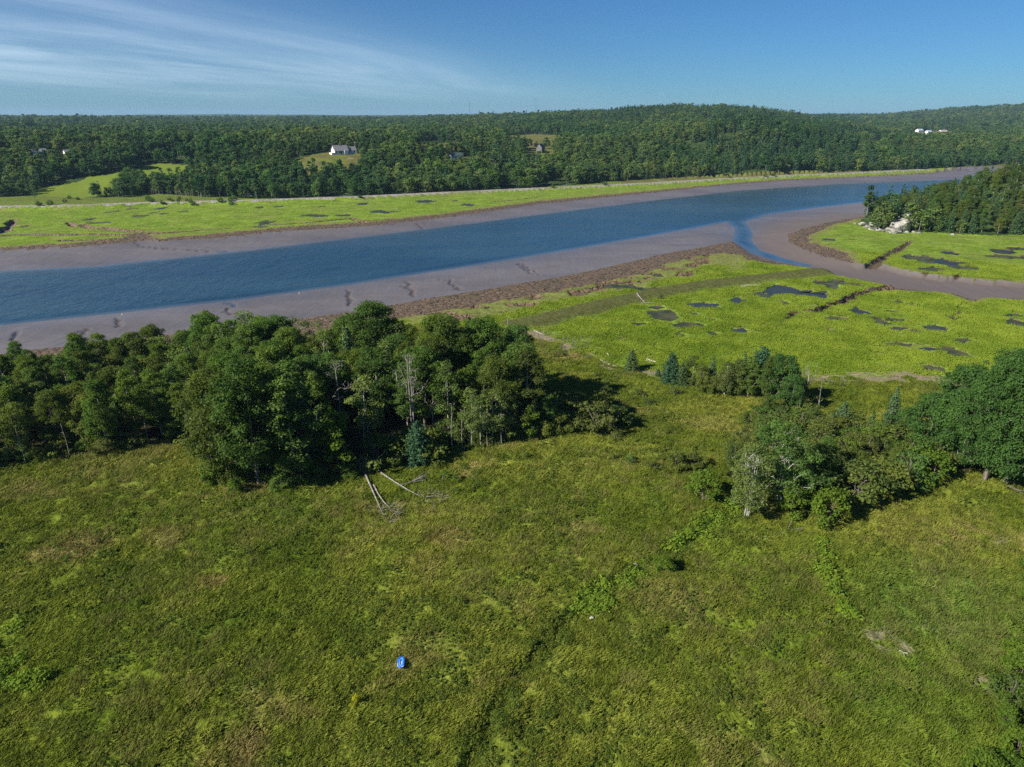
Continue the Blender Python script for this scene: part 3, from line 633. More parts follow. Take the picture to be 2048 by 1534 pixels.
def clump_leaves(cc, cr, n_per, size, g, squash=.75, low=.35):
    C = np.repeat(cc, n_per, 0); Rr = np.repeat(cr, n_per); n = len(C)
    d = g.normal(size=(n, 3)); d /= np.linalg.norm(d, axis=1)[:, None]; flip = (d[:, 2] < 0) & (g.random(n) > low); d[flip, 2] *= -1
    rad = Rr * (1 - .55 * g.random(n) ** 1.6) * (1 + .16 * g.normal(size=n)) * (1 + .22 * np.sin(d[:, 0] * 7 + C[:, 0] * 3) * np.sin(d[:, 1] * 6 + C[:, 1]))
    p = C + d * rad[:, None] * np.array([1, 1, squash]); return p, d
PROTO = {}
def broadleaf(key, h, rx, c0, nc, crr, npc, ls, leafm, barkm, seed, r0=.22, trunks=1, shape=1.0, lean=0., top=.35, kname='crown', squash=.75, low=.35):
    """h height, rx crown radius, c0 height where the crown starts (share of h), nc clumps of radius crr with npc leaves each"""
    g = np.random.default_rng(seed); T = Tubes(); cc = []; cr = []
    tries = 0
    while len(cc) < nc and tries < nc * 40:
        tries += 1
        t = g.random(); zz = h * (c0 + (1 - c0) * t)
        pr = (math.sin(math.pi * min(1, (t * .86 + .10)) ** shape) ** .65) * rx * (1 - top * t)
        a = g.random() * 2 * math.pi; rr = pr * math.sqrt(g.random() * .75 + .25)
        rr *= 1 + .22 * math.sin(a * 2 + seed) + .15 * math.sin(a * 3 + seed * 2 + t * 4)
        c = np.array([math.cos(a) * rr + lean * zz * .3, math.sin(a) * rr, min(zz, h - crr * .5)])
        if all(np.linalg.norm(c - q) > crr * .62 for q in cc): cc.append(c); cr.append(crr * (.45 + .85 * g.random()))
    cc = np.array(cc); cr = np.array(cr)
    for k in range(trunks):
        an = 2 * math.pi * k / trunks + seed; sp = 0 if trunks == 1 else .16 * h / 4
        base = np.array([math.cos(an), math.sin(an), 0]) * (0 if trunks == 1 else .25)
        th = h * (.80 if trunks > 1 else .88); pts = [base + np.array([math.cos(an) * sp * f ** 1.3 + lean * th * f * .3 + .12 * math.sin(f * 5 + seed) * (h / 12), math.sin(an) * sp * f ** 1.3 + .12 * math.sin(f * 4 + seed * 2) * (h / 12), th * f - .3 * (f == 0)]) for f in np.linspace(0, 1, 9)]
        sub = cc[k::trunks]
        nodes, par, rad = grow(list(sub), pts, g, r0 / (1 if trunks == 1 else 1.4)); tubes_from(T, nodes, par, rad)
    p, d = clump_leaves(cc, cr, npc, ls, g, squash, low); thin_ = np.repeat(np.clip((cr / crr) ** 2 * (.45 + .9 * g.random(len(cc))), .12, 1), npc) > g.random(len(p)); tint = np.repeat(np.clip(.5 + .22 * g.normal(size=len(cc)), 0, 1), npc)
    V, F, A = leaves(p[thin_], ls, g, tint[thin_], out=d[thin_])
    PROTO[key] = dict(h=h, parts=[('trunk', T.mesh('trunk', barkm)), (kname, mesh(kname, V, F, leafm, attr=A))])
def spruce(key, h, rx, seed, mat, barkm=BARK, whorls=26, per=9, dens=1.0, droop=.22, c0=.03, ls=.2, bare=False, power=.85):
    g = np.random.default_rng(seed); T = Tubes(); T.add([(0, 0, -.3), (.03, 0, h * .5), (0, 0, h)], [h * .016, h * .010, .012], 6)
    P = []; D = []; tn = []
    for i in range(whorls):
        t = i / (whorls - 1); zz = h * (c0 + (1 - c0) * t) ; Lr = rx * (1 - t) ** power + .08
        for j in range(per if t < .8 else per - 3):
            a = 2 * math.pi * (j + g.random() * .7) / per + i * 1.1; L_ = Lr * (.72 + .42 * g.random()) * (1 if t > .06 else .8); k = max(3, int(L_ / (.13 / dens)))
            f = np.linspace(.12, 1, k); dz = -droop * L_ * f + .16 * L_ * f ** 2 + (t - .35) * .35 * L_ * f
            x = np.cos(a) * L_ * f; y = np.sin(a) * L_ * f; z = np.clip(zz + dz, .05, None)
            if L_ > .35: T.add([(0, 0, zz), (x[k // 2], y[k // 2], z[k // 2]), (x[-1], y[-1], z[-1])], [.03, .02, .008], 3)
            for s in (-1, 0, 1):
                wv = .42 * L_ * (1 - f) ** .8 * f ** .3 * s; P.append(np.stack([x - np.sin(a) * wv, y + np.cos(a) * wv, z - abs(s) * .05], 1)); D.append(np.tile([math.cos(a), math.sin(a), .3], (k, 1))); tn.append(np.full(k, .35 + .3 * g.random()))
    P = np.concatenate(P); P = P + g.normal(size=P.shape) * .045; D = np.concatenate(D); tn = np.concatenate(tn)
    if bare: s = g.random(len(P)) < .38; P, D, tn = P[s], D[s], tn[s]
    V, F, A = leaves(P, ls, g, tn, out=D * .2, aspect=.38 if not bare else .12, up=.6)
    PROTO[key] = dict(h=h, parts=[('trunk', T.mesh('trunk', barkm)), ('crown', mesh('crown', V, F, mat, attr=A))])
def dead(key, h, rx, c0, n, seed, r0=.16, barkm=DEADW, trunks=1, twig=5, up=.5):
    g = np.random.default_rng(seed); T = Tubes()
    for k in range(trunks):
        off = np.array([(k - (trunks - 1) / 2) * .8, .15 * k, 0]); tg = []
        for i in range(n):
            t = g.random(); a = g.random() * 6.283; zz = h * (c0 + (1 - c0) * t); rr = rx * math.sin(math.pi * min(1, t * .8 + .18)) ** .6 * (.65 + .45 * g.random())
            c = np.array([math.cos(a) * rr, math.sin(a) * rr, zz]) + off; tg.append(c)
            for q in range(twig): tg.append(c + g.normal(size=3) * np.array([.32, .32, .25]) * rx * .3 + np.array([0, 0, up * rx * .12]))
        pts = [off + np.array([.1 * math.sin(f * 4 + seed), .08 * math.sin(f * 5), h * .93 * f - .3 * (f == 0)]) for f in np.linspace(0, 1, 8)]
        nodes, par, rad = grow(tg, pts, g, r0, thin=.010, sag=.04); rad = np.maximum(rad * 1.0, .012); tubes_from(T, nodes, par, rad, 5, 3)
    PROTO[key] = dict(h=h, parts=[('trunk', T.mesh('trunk', barkm))])
# the kinds (heights as in nature; scaled tree by tree)
for i in range(3): broadleaf('maple%d' % i, 15, 4.6 + .5 * i, .22, 96, 1.15, 350, .148, LEAF, BARK, 11 + i, .24)
for i in range(3): broadleaf('slim%d' % i, 13, 2.8 + .3 * i, .16, 76, .9, 260, .138, LEAF, PALE, 31 + i, .16, top=.2)
for i in range(2): broadleaf('aspen%d' % i, 12, 2.3, .30, 40, .85, 80, .17, ASPEN, PALE, 41 + i, .13, top=.15)
for i in range(3): broadleaf('olive%d' % i, 9, 3.0, .16, 62, .9, 240, .135, OLIVE, PALE, 51 + i, .13)
broadleaf('oak', 19, 8.6, .16, 260, 1.35, 300, .175, OAKL, BARK, 61, .55, top=.30)
broadleaf('oak_small', 10, 4.6, .10, 100, 1.0, 190, .17, OAKL, BARK, 62, .25, top=.25)
broadleaf('birch_fan', 10.5, 2.9, .14, 90, .75, 130, .125, ASPEN, WHITE, 63, .075, trunks=5, top=.1)
broadleaf('birch_big', 12, 4.4, .16, 100, .95, 150, .15, LEAF, WHITE, 64, .10, trunks=3, top=.1, lean=.25)
broadleaf('bush_bright', 4.5, 2.5, .05, 36, .75, 150, .17, BRIGHT, BARK, 65, .08, trunks=3, top=.2)
broadleaf('sapling', 9, 2.3, .18, 40, .72, 105, .20, BRIGHT, BARK, 66, .10, top=.45)
broadleaf('sapling_slim', 9, 1.4, .22, 24, .55, 90, .18, BRIGHT, PALE, 76, .08, top=.45)
for i in range(3): broadleaf('bush%d' % i, 4.0, 2.5 + .2 * i, .05, 32, .80, 125, .16, [OLIVE, LEAF, OLIVE][i], BARK, 67 + i, .07, trunks=4, top=.1, squash=.7)
broadleaf('bush_low', 1.5, 1.5, .05, 16, .5, 90, .11, OLIVE, BARK, 71, .03, trunks=4, top=.1, squash=.6)
broadleaf('bush_small', 1.2, .9, .05, 9, .4, 110, .09, LEAF, BARK, 72, .02, trunks=3, top=.1)
broadleaf('bush_tiny', 1.1, .55, .05, 8, .28, 110, .06, BRIGHT, BARK, 73, .02, trunks=2, top=.2)
broadleaf('bush_yellow', 1.2, .5, .05, 8, .27, 90, .07, YELLOW, BARK, 74, .02, trunks=2, top=.3)
spruce('spruce0', 8, 2.1, 81, NEEDLE); spruce('spruce1', 9, 2.4, 82, NEEDLE, droop=.3, whorls=28)
spruce('spruce_blue', 7, 2.6, 83, BLUEN, droop=.1, whorls=20, power=.6); spruce('spruce_dense', 5, 2.1, 84, NEEDLE, whorls=18, ls=.17, power=.7)
spruce('pine', 10, 2.6, 85, BLUEN, whorls=20, c0=.25, droop=-.1, ls=.24, power=.45)
spruce('spruce_dead', 8, 1.9, 86, GREYN, DEADW, whorls=22, per=8, bare=True, ls=.22)
dead('snag', 12, 2.6, .42, 16, 91, .15, twig=12); dead('snag_twin', 14.5, 2.1, .58, 18, 92, .11, trunks=2, twig=9, up=1.4)
dead('snag_fan', 12, 3.3, .55, 14, 93, .13, twig=9, up=1.2); dead('snag_pole', 8, .7, .35, 5, 94, .06, twig=1)
dead('snag_sapling', 4, .6, .3, 5, 95, .035, twig=2)

NAMES = dict(maple='broadleaf_tree', slim='broadleaf_tree', aspen='aspen_tree', olive='alder_tree', oak='oak_tree', birch='birch_tree', bush='shrub', sapling='young_tree', spruce='spruce_tree', pine='pine_tree', snag='dead_tree')
CATS = dict(broadleaf_tree='tree', aspen_tree='tree', alder_tree='tree', oak_tree='tree', birch_tree='tree', shrub='shrub', young_tree='tree', spruce_tree='tree', pine_tree='tree', dead_tree='dead tree')
CHILD_CACHE = {}
def plant(key, p, h, label, group=None, rz=None, wide=1.0, name=None):
    """one plant of a kind: an Empty at its foot with trunk and crown as parts that share mesh data"""
    pr = PROTO[key]; s = h / pr['h']; nm = name or NAMES[''.join(ch for ch in key.split('_')[0] if not ch.isdigit())]
    cat = CATS.get(nm, 'tree')
    e = thing(nm, label, cat, (p[0], p[1], p[2] - .05), rng.random() * 6.28 if rz is None else rz, (s * wide, s * wide, s), group)
    for pn, me in pr['parts']:
        if key not in CHILD_CACHE or pn not in CHILD_CACHE[key]:
            o = obj(pn, me, e); CHILD_CACHE.setdefault(key, {})[pn] = o
        else:
            o = CHILD_CACHE[key][pn].copy(); COL.objects.link(o); o.parent = e
    return e

# ------------------------------------------------------------------ single trees and shrubs, each at its own foot
SINGLES = [  # kind, photo x, photo y of the foot, height, width factor, label
 ('maple1', 452, 960, 17, 1.0, 'tall full poplar at the left end of the middle wood above bright undergrowth'),
 ('maple0', 520, 968, 19, .95, 'tallest leafy tree on the meadow edge of the middle wood'),
 ('slim1', 592, 955, 17.5, 1.15, 'tall slender leafy tree beside the bare dark gap in the middle wood'),
 ('maple2', 480, 905, 16.5, .9, 'rounded leafy tree just behind the tall poplar of the middle wood'),
 ('maple0', 560, 890, 17, .85, 'leafy tree half hidden behind the tallest tree of the middle wood'),
 ('sapling', 678, 948, 10.5, 1.05, 'bright yellow-green young tree standing alone against the dark wood edge'),
 ('spruce_blue', 838, 927, 7.2, 1.0, 'dark bluish spruce at the wood edge behind the fallen trunks'),
 ('snag_twin', 826, 884, 15, 1.0, 'twin bare dead trees with long pale trunks in the middle wood'),
 ('snag_pole', 566, 940, 10, .9, 'thin pale trunk showing at the meadow edge below the tallest tree'), ('snag_pole', 607, 925, 11, .9, 'grey bare trunk between the tall slender tree and the bright young tree'),
 ('snag_pole', 905, 897, 8.5, .9, 'bare pole right of the broken dead trunk at the wood edge'), ('snag_pole', 925, 899, 7.5, .8, 'short pale pole left of the bare-stemmed aspens'), ('aspen0', 962, 896, 9.2, .7, 'narrow aspen with a bare lower stem amid its pale neighbours'),
 ('snag_pole', 975, 896, 8.8, .8, 'pale bare stem standing between two aspens'), ('snag_pole', 1003, 892, 8.2, .8, 'pale bare stem left of the forked aspen'), ('snag_pole', 300, 893, 6.5, .8, 'thin grey stem at the meadow edge halfway along the left-hand wood'),
 ('snag_pole', 140, 916, 6.5, .8, 'thin grey stem at the meadow edge near the left picture edge'), ('snag_pole', 52, 928, 7, .8, 'bare grey stem closest to the left picture edge'), ('spruce1', 392, 790, 10, .8, 'bluish spruce rising inside the left-hand wood near its right end'),
 ('snag_fan', 684, 872, 12.6, 1.0, 'bare dead tree with spreading grey twigs in the dark gap of the wood'),
 ('snag', 868, 870, 9.0, .8, 'broken dead trunk with a few side branches right of the twin dead trees'),
 ('snag_pole', 731, 915, 9.5, 1.0, 'dead grey pole standing above the root plate of the fallen trees'),
 ('snag_pole', 622, 900, 12, 1.0, 'thin dead trunk left of the bright young tree'),
 ('spruce_dead', 1030, 808, 9.5, 1.0, 'brown half dead spruce with bare grey twigs near the right end of the wood'),
 ('maple1', 752, 772, 17, 1.15, 'broad pale green maple whose crown stands highest before the river bank'),
 ('maple0', 872, 800, 16.5, .95, 'dark maple left of the densest part of the wood by the marsh'),
 ('maple2', 905, 812, 17, .9, 'big dark maple in the row of maples beside the marsh'),
 ('maple1', 968, 806, 16.5, .95, 'deep green maple standing second from the marsh side of the wood'),
 ('maple2', 1038, 802, 15.0, .75, 'dark maple at the right end of the wood next to the marsh'),
 ('spruce1', 700, 790, 14, .8, 'tall narrow grey-green conifer rising above the middle of the wood'),
 ('aspen0', 738, 900, 12.5, 1.15, 'silvery leaved aspen left of the twin dead trees'),
 ('aspen1', 985, 890, 9.8, 1.0, 'thin grey-stemmed aspen at the sunny edge of the wood'),
 ('aspen0', 945, 893, 10.0, 1.0, 'aspen with bare lower stem beside the meadow'),
 ('aspen1', 1012, 880, 9.0, .9, 'slender aspen with forked pale stems before the half dead spruce'),
 ('sapling', 1062, 878, 5.6, 1.1, 'low yellow-green tree at the shaded corner of the wood'),
 ('olive0', 1035, 870, 8, .9, 'olive green alder behind the low yellow-green tree'),
 ('maple0', 1095, 862, 6.6, 1.0, 'small dark green tree between the wood corner and the grey shrubs'),
 ('sapling', 1072, 800, 6, .8, 'small fresh green tree at the foot of the marsh side maples'),
 ('bush2', 1128, 845, 4.5, 1.0, 'grey-green shrub closest to the end of the wood'),
 ('bush0', 1165, 838, 4.4, 1.0, 'brownish shrub in the thicket that runs out from the wood'),
 ('bush2', 1192, 862, 5.2, 1.05, 'largest grey-green shrub at the meadow side of the thicket'),
 ('bush0', 1225, 838, 2.8, 1.1, 'low olive shrub at the open end of the thicket'),
 ('bush_low', 1255, 845, 1.5, 1.1, 'low spreading shrub below the open end of the thicket'),
 ('bush_low', 1282, 838, 1.1, 1.0, 'flat little shrub farthest out from the thicket'),
 ('bush_low', 1230, 878, 1.2, 1.2, 'dark low shrub alone on the grass in front of the thicket'),
 ('spruce_dense', 1262, 742, 5.1, 1.0, 'lone dark spruce on the marsh edge with its shadow beside it'),
 ('spruce_blue', 1341, 768, 7.0, 1.0, 'bluish spruce at the left end of the row before the marsh'),
 ('olive1', 1383, 772, 6.8, .95, 'narrow olive tree between the bluish spruce and a darker spruce'),
 ('spruce1', 1420, 782, 7.6, .8, 'small dark spruce in the row before the marsh'),
 ('olive0', 1424, 792, 4.2, .9, 'round olive bushy tree in front of the row before the marsh'),
 ('olive2', 1472, 792, 7.8, 1.0, 'open grey-green tree in the middle of the row before the marsh'),
 ('pine', 1515, 792, 10.4, .95, 'tall blue-green pine in the row before the marsh'),
 ('oak_small', 1556, 808, 10.0, .95, 'broad dark leafy tree beside the blue-green pine'),
 ('oak_small', 1580, 828, 8.0, .75, 'dark leafy tree at the foot of the tall bleached dead tree'),
 ('spruce_dense', 1362, 772, 5.2, .8, 'small dark conifer squeezed in beside the bluish spruce'),
 ('olive0', 1402, 786, 6.2, .85, 'olive bushy tree second in front of the spruce row'),
 ('olive1', 1448, 792, 7.2, 1.0, 'narrow grey-green tree right of the small dark spruce in the row'),
 ('slim2', 1495, 796, 8.6, .9, 'slender green tree left of the blue-green pine'),
 ('slim0', 1532, 806, 9.4, .9, 'slender tree between the pine and the broad dark leafy tree'),
 ('spruce1', 1482, 778, 8.2, .7, 'dark pointed spruce behind the middle of the row before the marsh'),
 ('snag', 1606, 822, 11.0, .62, 'tall bleached dead tree with a tangle of white branches at its top'),
 ('snag_pole', 1632, 838, 8.5, .9, 'leaning bare trunk right of the tall bleached dead tree'),
 ('snag_pole', 1594, 842, 5.0, .9, 'short bare trunk left below the tall bleached dead tree'),
 ('maple0', 1532, 845, 5, 1.0, 'low leafy tree filling in below the row before the marsh'),
 ('spruce1', 1775, 872, 9.0, .85, 'tall spruce with sparse grey lower branches in the right-hand thicket'),
 ('spruce_dead', 1771, 880, 6.0, .85, 'grey dead spruce leaning on the tall spruce of the thicket'),
 ('spruce_dense', 1680, 868, 6.0, .85, 'small olive spruce in the middle of the right-hand thicket'),
 ('spruce_dense', 1738, 874, 4.8, .7, 'short grey-tipped spruce left of the tall spruce'),
 ('spruce_dead', 1598, 872, 4.4, .8, 'silver dead spruce top poking out of the thicket'),
 ('spruce_dense', 1660, 868, 4.2, .7, 'little spruce at the back of the right-hand thicket'),
 ('birch_fan', 1492, 1032, 10.6, 1.0, 'pale feathery birch with a fan of white stems at the meadow'),
 ('birch_big', 1560, 1008, 11.6, 1.05, 'large green birch with leaning white trunks behind the feathery birch'),
 ('bush_bright', 1408, 1000, 4.3, 1.0, 'rounded fresh green shrub standing left of the feathery birch'),
 ('bush_bright', 1585, 1030, 4.2, 1.0, 'bright green shrub over bare grey roots right of the feathery birch'),
 ('bush_bright', 1655, 1046, 5.0, .95, 'bright lime shrub at the corner of the thicket nearest the camera'),
 ('maple0', 1640, 975, 8.0, .95, 'dark leafy tree behind the bright shrubs of the thicket'),
 ('bush2', 1712, 1002, 5.6, 1.15, 'large olive shrub on the meadow side of the thicket'),
 ('bush0', 1765, 985, 5.4, 1.2, 'round grey-green shrub halfway between the birches and the oaks'),
 ('bush1', 1812, 968, 4.8, 1.0, 'green shrub left of the sunlit lime shrub'),
 ('bush_bright', 1858, 962, 4.6, 1.25, 'sunlit lime shrub in front of the dark oaks'),
 ('oak', 1968, 962, 18.6, .66, 'large dark oak with a short pale trunk on the left of the oak pair'),
 ('oak', 2012, 968, 19.4, .82, 'largest oak with a stout leaning pale trunk at the meadow edge'),
 ('oak', 2110, 955, 18.0, .9, 'dark oak cut off by the picture edge behind the largest oak'),
 ('oak_small', 1905, 925, 12.0, .9, 'dark oak filling in to the left of the oak pair'),
 ('oak_small', 1850, 905, 9.5, .95, 'rounded dark oak above the sunlit lime shrub'),
 ('oak_small', 1808, 895, 7.2, .85, 'small dark oak beside the tall thicket spruce'),
 ('bush2', 1352, 940, 2.9, .8, 'sparse grey shrub at the end of the ditch right of the thicket shadow'),
 ('bush1', 1350, 925, 2.0, .9, 'green topped shrub behind the sparse grey shrub'),
 ('bush2', 1385, 935, 2.6, 1.1, 'brown-green shrub between the ditch and the feathery birch'),
 ('bush_small', 1262, 925, 1.3, 1.2, 'dark low shrub in the faint ditch across the meadow'),
 ('bush_low', 1228, 918, 1.0, .8, 'tiny dark shrub at the left end of the ditch shrubs'),
 ('bush_low', 1305, 938, 1.3, 1.0, 'flat dark shrub in the ditch beside pale twigs'),
 ('bush_bright', 1325, 1142, 2.1, 1.0, 'compact bright green shrub throwing a round shadow on the open meadow'),
 ('bush_tiny', 1650, 1252, 1.1, 1.1, 'small round green shrub alone on the right-hand meadow'),
 ('bush_yellow', 711, 1410, 1.1, 1.0, 'tiny yellow shrub near the bottom of the meadow'),
 ('bush_tiny', 1050, 917, 1.2, 1.0, 'small lime shrub on the meadow below the wood corner'),
 ('bush_tiny', 890, 960, 1.5, 1.3, 'lime green tuft plant beside the fallen tree crown'),
 ('bush_tiny', 912, 962, 1.3, 1.2, 'lime green tuft plant right beside its twin near the fallen trees'),
 ('bush_tiny', 912, 985, .9, 1.2, 'little lime plant below the pair of lime tufts'),
 ('bush_tiny', 1118, 1074, .9, .9, 'lone dark green seedling in the middle of the meadow'),
 ('bush_tiny', 275, 1213, .9, .9, 'lone green seedling in the left of the meadow'),
 ('bush_bright', 428, 968, 3.2, .9, 'bright undergrowth shrub at the left foot of the middle wood'),
 ('bush_bright', 470, 985, 2.2, .9, 'low bright shrub spilling onto the meadow below the tall poplar'),
 ('bush1', 560, 975, 2.6, 1.0, 'dark undergrowth shrub below the tallest tree'), ('bush1', 640, 965, 2.4, .9, 'small dark shrub just left of the bright young tree'),
 ('bush1', 700, 955, 2.2, .9, 'dark shrub between the bright young tree and the root plate'),
 ('bush_small', 1320, 598, 1.2, 1.0, 'small bush on the dyke beside the driftwood'),
 ('snag_sapling', 1015, 662, 5.0, 1.0, 'bare thin dead tree on the dyke above the maples'),
 ('bush_low', 1120, 712, 1.4, 1.0, 'small dark bush by the shaded lawn next to the marsh'),
 ('spruce_dense', 1316, 752, 1.8, 1.2, 'grey little bush at the left foot of the bluish spruce'),
]
# small scattered shrubs on the lawn between wood and spruces
for i, (x, y, h) in enumerate([(1150, 765, 1.2), (1180, 772, 1.1), (1210, 770, 1.0), (1280, 792, 1.6), (1352, 790, 1.7), (1290, 806, 1.2), (1300, 812, 1.4), (1315, 782, .8), (1415, 832, .7), (1265, 802, .9), (1235, 760, .7), (1190, 755, .9), (1140, 790, 1.6), (1205, 790, 1.8)]):
    SINGLES.append(('bush_low', x, y, h, .9, None))
pts = GB([(s[1], s[2]) for s in SINGLES])
for s, p in zip(SINGLES, pts):
    if s[5] is None: plant(s[0], p, s[3], 'low dark shrub dotted about the lawn between the wood and the spruces', 'low shrubs on the lawn beside the marsh', wide=s[4])
    else: plant(s[0], p, s[3], s[5], wide=s[4])
placed = [(p[0], p[1], .9 if s[3] < 6 else 2.2) for s, p in zip(SINGLES, pts)]

# ------------------------------------------------------------------ the woods, tree by tree
def fill(poly_px, kinds, hr, spacing, labels, group, gap=1.0, seed=5, z=-.5, wide=(.85, 1.15), limit=999, clear=None, skip=None):
    """kinds: [(proto, weight)]; labels: function(px, py, kind, rank)->label"""
    g = np.random.default_rng(seed); poly = UP(poly_px, z); lo, hi = poly.min(0), poly.max(0); n = int((hi - lo).prod() / spacing ** 2 * 6)
    c = lo + g.random((n, 2)) * (hi - lo); c = c[sdf(c, poly) > 0]; keep = []
    for p in c:
        if all((p[0] - q[0]) ** 2 + (p[1] - q[1]) ** 2 > (spacing * (.75 + .5 * ((i * 7) % 5) / 5)) ** 2 for i, q in enumerate(keep)) and all((p[0] - q[0]) ** 2 + (p[1] - q[1]) ** 2 > (q[2] * gap) ** 2 for q in placed): keep.append(p)
        if len(keep) >= limit: break
    if skip: keep = [p for p in keep if not skip(azpx(p[0], p[1]), p[1])]
    if not keep: return 0
    K = np.array(keep); zz = terrain(K, False)[0]; ks = [k for k, w in kinds]; w = np.array([w for k, w in kinds], float); w /= w.sum()
    d = sdf(K, poly)
    if clear is not None:
        kk = np.array([not any(a < q[0] < b and y0 < q[1] < y1 for a, b, y0, y1 in clear) for q in K]); K, zz, d = K[kk], zz[kk], d[kk]
    for p, z_, dd in zip(K, zz, d):
        k = ks[int(g.choice(len(ks), p=w))]; h = hr[0] + (hr[1] - hr[0]) * g.random() ** .8
        if k.startswith(('olive', 'bush')) and h > 9: h *= .75
        px = azpx(p[0], p[1]); y = p[1]
        sz = 'tall' if h > hr[0] + .72 * (hr[1] - hr[0]) else 'short' if h < hr[0] + .36 * (hr[1] - hr[0]) else 'middling'
        lab = sz + ' ' + labels(px, y, k, dd); plant(k, (p[0], p[1], z_), h, lab, group, wide=wide[0] + (wide[1] - wide[0]) * g.random())
        placed.append((p[0], p[1], spacing * .5))
    return len(keep)
KN = dict(maple='leafy tree', slim='slender leafy tree', aspen='pale aspen', olive='olive alder', bush='shrub', sapling='fresh green young tree', spruce='dark spruce', snag='bare dead tree', oak='dark leafy tree', pine='pine')
def kn(k): return KN[''.join(ch for ch in k.split('_')[0] if not ch.isdigit())]
def lab_left(px, y, k, d):
    band = 'at the meadow edge' if y < 104 else 'amid' if y < 122 else 'on the river side'
    part = 'at the picture edge' if px < 60 else 'near the picture edge' if px < 150 else 'halfway along' if px < 250 else 'past halfway' if px < 340 else 'by the middle wood'
    return '%s %s of the left-hand wood %s' % (kn(k), band, part) if band != 'amid' else '%s amid the left-hand wood %s' % (kn(k), part)
def lab_mid(px, y, k, d):
    band = 'near the meadow edge' if y < 102 else 'deep inside' if y < 124 else 'on the river side'
    part = 'far left part' if px < 510 else 'left part' if px < 640 else 'dark middle part' if px < 860 else 'right part' if px < 960 else 'marsh side part'
    return '%s %s, %s of the middle wood' % (kn(k), band, part)
n0 = fill([(-160, 985), (0, 938), (200, 915), (330, 896), (420, 893), (430, 850), (420, 735), (250, 745), (0, 770), (-160, 790)],
     [('slim0', 3), ('slim1', 3), ('slim2', 3), ('maple0', 1), ('maple1', 1), ('olive0', 3), ('olive1', 3), ('olive2', 2), ('aspen0', 1.5), ('aspen1', 1.5), ('spruce0', .5), ('snag_pole', .3)],
     (9.0, 12.5), 3.7, lab_left, 'trees of the left-hand wood')
n1 = fill([(425, 968), (520, 972), (600, 962), (668, 930), (720, 905), (860, 905), (930, 892), (1000, 880), (1060, 872), (1070, 800), (1040, 785), (860, 760), (720, 752), (560, 745), (430, 745), (420, 860)],
     [('slim0', 3), ('slim1', 3), ('slim2', 2), ('maple0', 2), ('maple1', 2), ('maple2', 2), ('olive0', 1), ('aspen0', 1.5), ('aspen1', 1), ('spruce0', 1.2), ('snag_pole', .5)],
     (10.5, 14.5), 3.9, lab_mid, 'trees of the middle wood', seed=9, skip=lambda p, y: 655 < p < 862 and y < 106)
n2 = fill([(1440, 935), (1500, 880), (1600, 850), (1720, 870), (1830, 905), (1900, 945), (1800, 955), (1720, 970), (1660, 990), (1560, 985), (1460, 975), (1420, 965)],
     [('bush0', 3), ('bush1', 2), ('bush2', 3), ('olive1', 1.5), ('olive2', 1.5), ('sapling', .2)], (2.8, 4.6), 2.7,
     lambda px, y, k, d: '%s %s of the right-hand thicket %s' % (kn(k), 'at the back' if y > 96 else 'in the middle' if y > 86 else 'on the meadow side', 'near the birches' if px < 1590 else 'right of the birches' if px < 1700 else 'below the tall spruce' if px < 1790 else 'near the oaks'), 'shrubs of the right-hand thicket', gap=.8, seed=12)
n10 = fill([(1095, 880), (1180, 872), (1250, 856), (1268, 832), (1225, 815), (1150, 812), (1105, 835)], [('bush0', 2), ('bush2', 3)], (2.0, 3.8), 2.5,
     lambda px, y, k, d: 'grey-green shrub of the thicket running out from the middle wood %s' % ('close to the wood' if px < 1160 else 'at its open end'), 'shrubs of the middle thicket', gap=.7, seed=33)
n3 = fill([(1500, 828), (1560, 815), (1660, 845), (1680, 875), (1560, 880), (1490, 860)], [('bush0', 1), ('bush1', 1), ('bush2', 1)], (2.2, 3.8), 2.4,
     lambda px, y, k, d: 'shrub linking the spruce row to the right-hand thicket %s' % ('on its left' if px < 1560 else 'on its right'), 'shrubs between spruce row and thicket', gap=.7, seed=14)
n4 = fill([(1900, 900), (2100, 890), (2300, 900), (2300, 800), (2000, 800), (1880, 860)], [('oak_small', 2), ('maple1', 1)], (9, 14), 6,
     lambda px, y, k, d: 'dark leafy tree behind the pair of big oaks', 'trees behind the oaks', seed=15)
n5 = fill([(2062, 1060), (2046, 1180), (2036, 1300), (1990, 1420), (1945, 1540), (2080, 1700), (2180, 1700), (2120, 1060)], [('bush_bright', 6), ('bush1', 1)], (1.8, 3.4), 2.3,
     lambda px, y, k, d: 'bright green shrub of the hedge along the right picture edge %s' % ('at the bottom corner' if y < 48 else 'above the bottom corner' if y < 58 else 'below the oaks'), 'shrubs along the right edge', seed=16, limit=45)
# undergrowth along the foot of the woods
n6 = fill([(-60, 962), (0, 945), (200, 920), (330, 900), (425, 897), (425, 880), (330, 884), (200, 904), (0, 925), (-60, 942)], [('bush1', 3), ('bush_low', 1), ('bush0', 1)], (1.6, 3.2), 2.6,
     lambda px, y, k, d: 'undergrowth shrub at the foot of the left-hand wood %s' % ('by the picture edge' if px < 150 else 'towards the middle wood'), 'undergrowth of the left-hand wood', gap=.6, seed=17)
n9 = fill([(430, 985), (520, 988), (610, 975), (700, 952), (690, 930), (600, 945), (500, 960), (425, 955)], [('bush1', 3), ('bush0', 1), ('bush_bright', .5)], (1.6, 3.6), 2.0,
     lambda px, y, k, d: 'undergrowth shrub at the foot of the middle wood %s' % ('at its left end' if px < 500 else 'below the tallest tree' if px < 590 else 'left of the bright young tree'), 'undergrowth of the middle wood', gap=.5, seed=28)
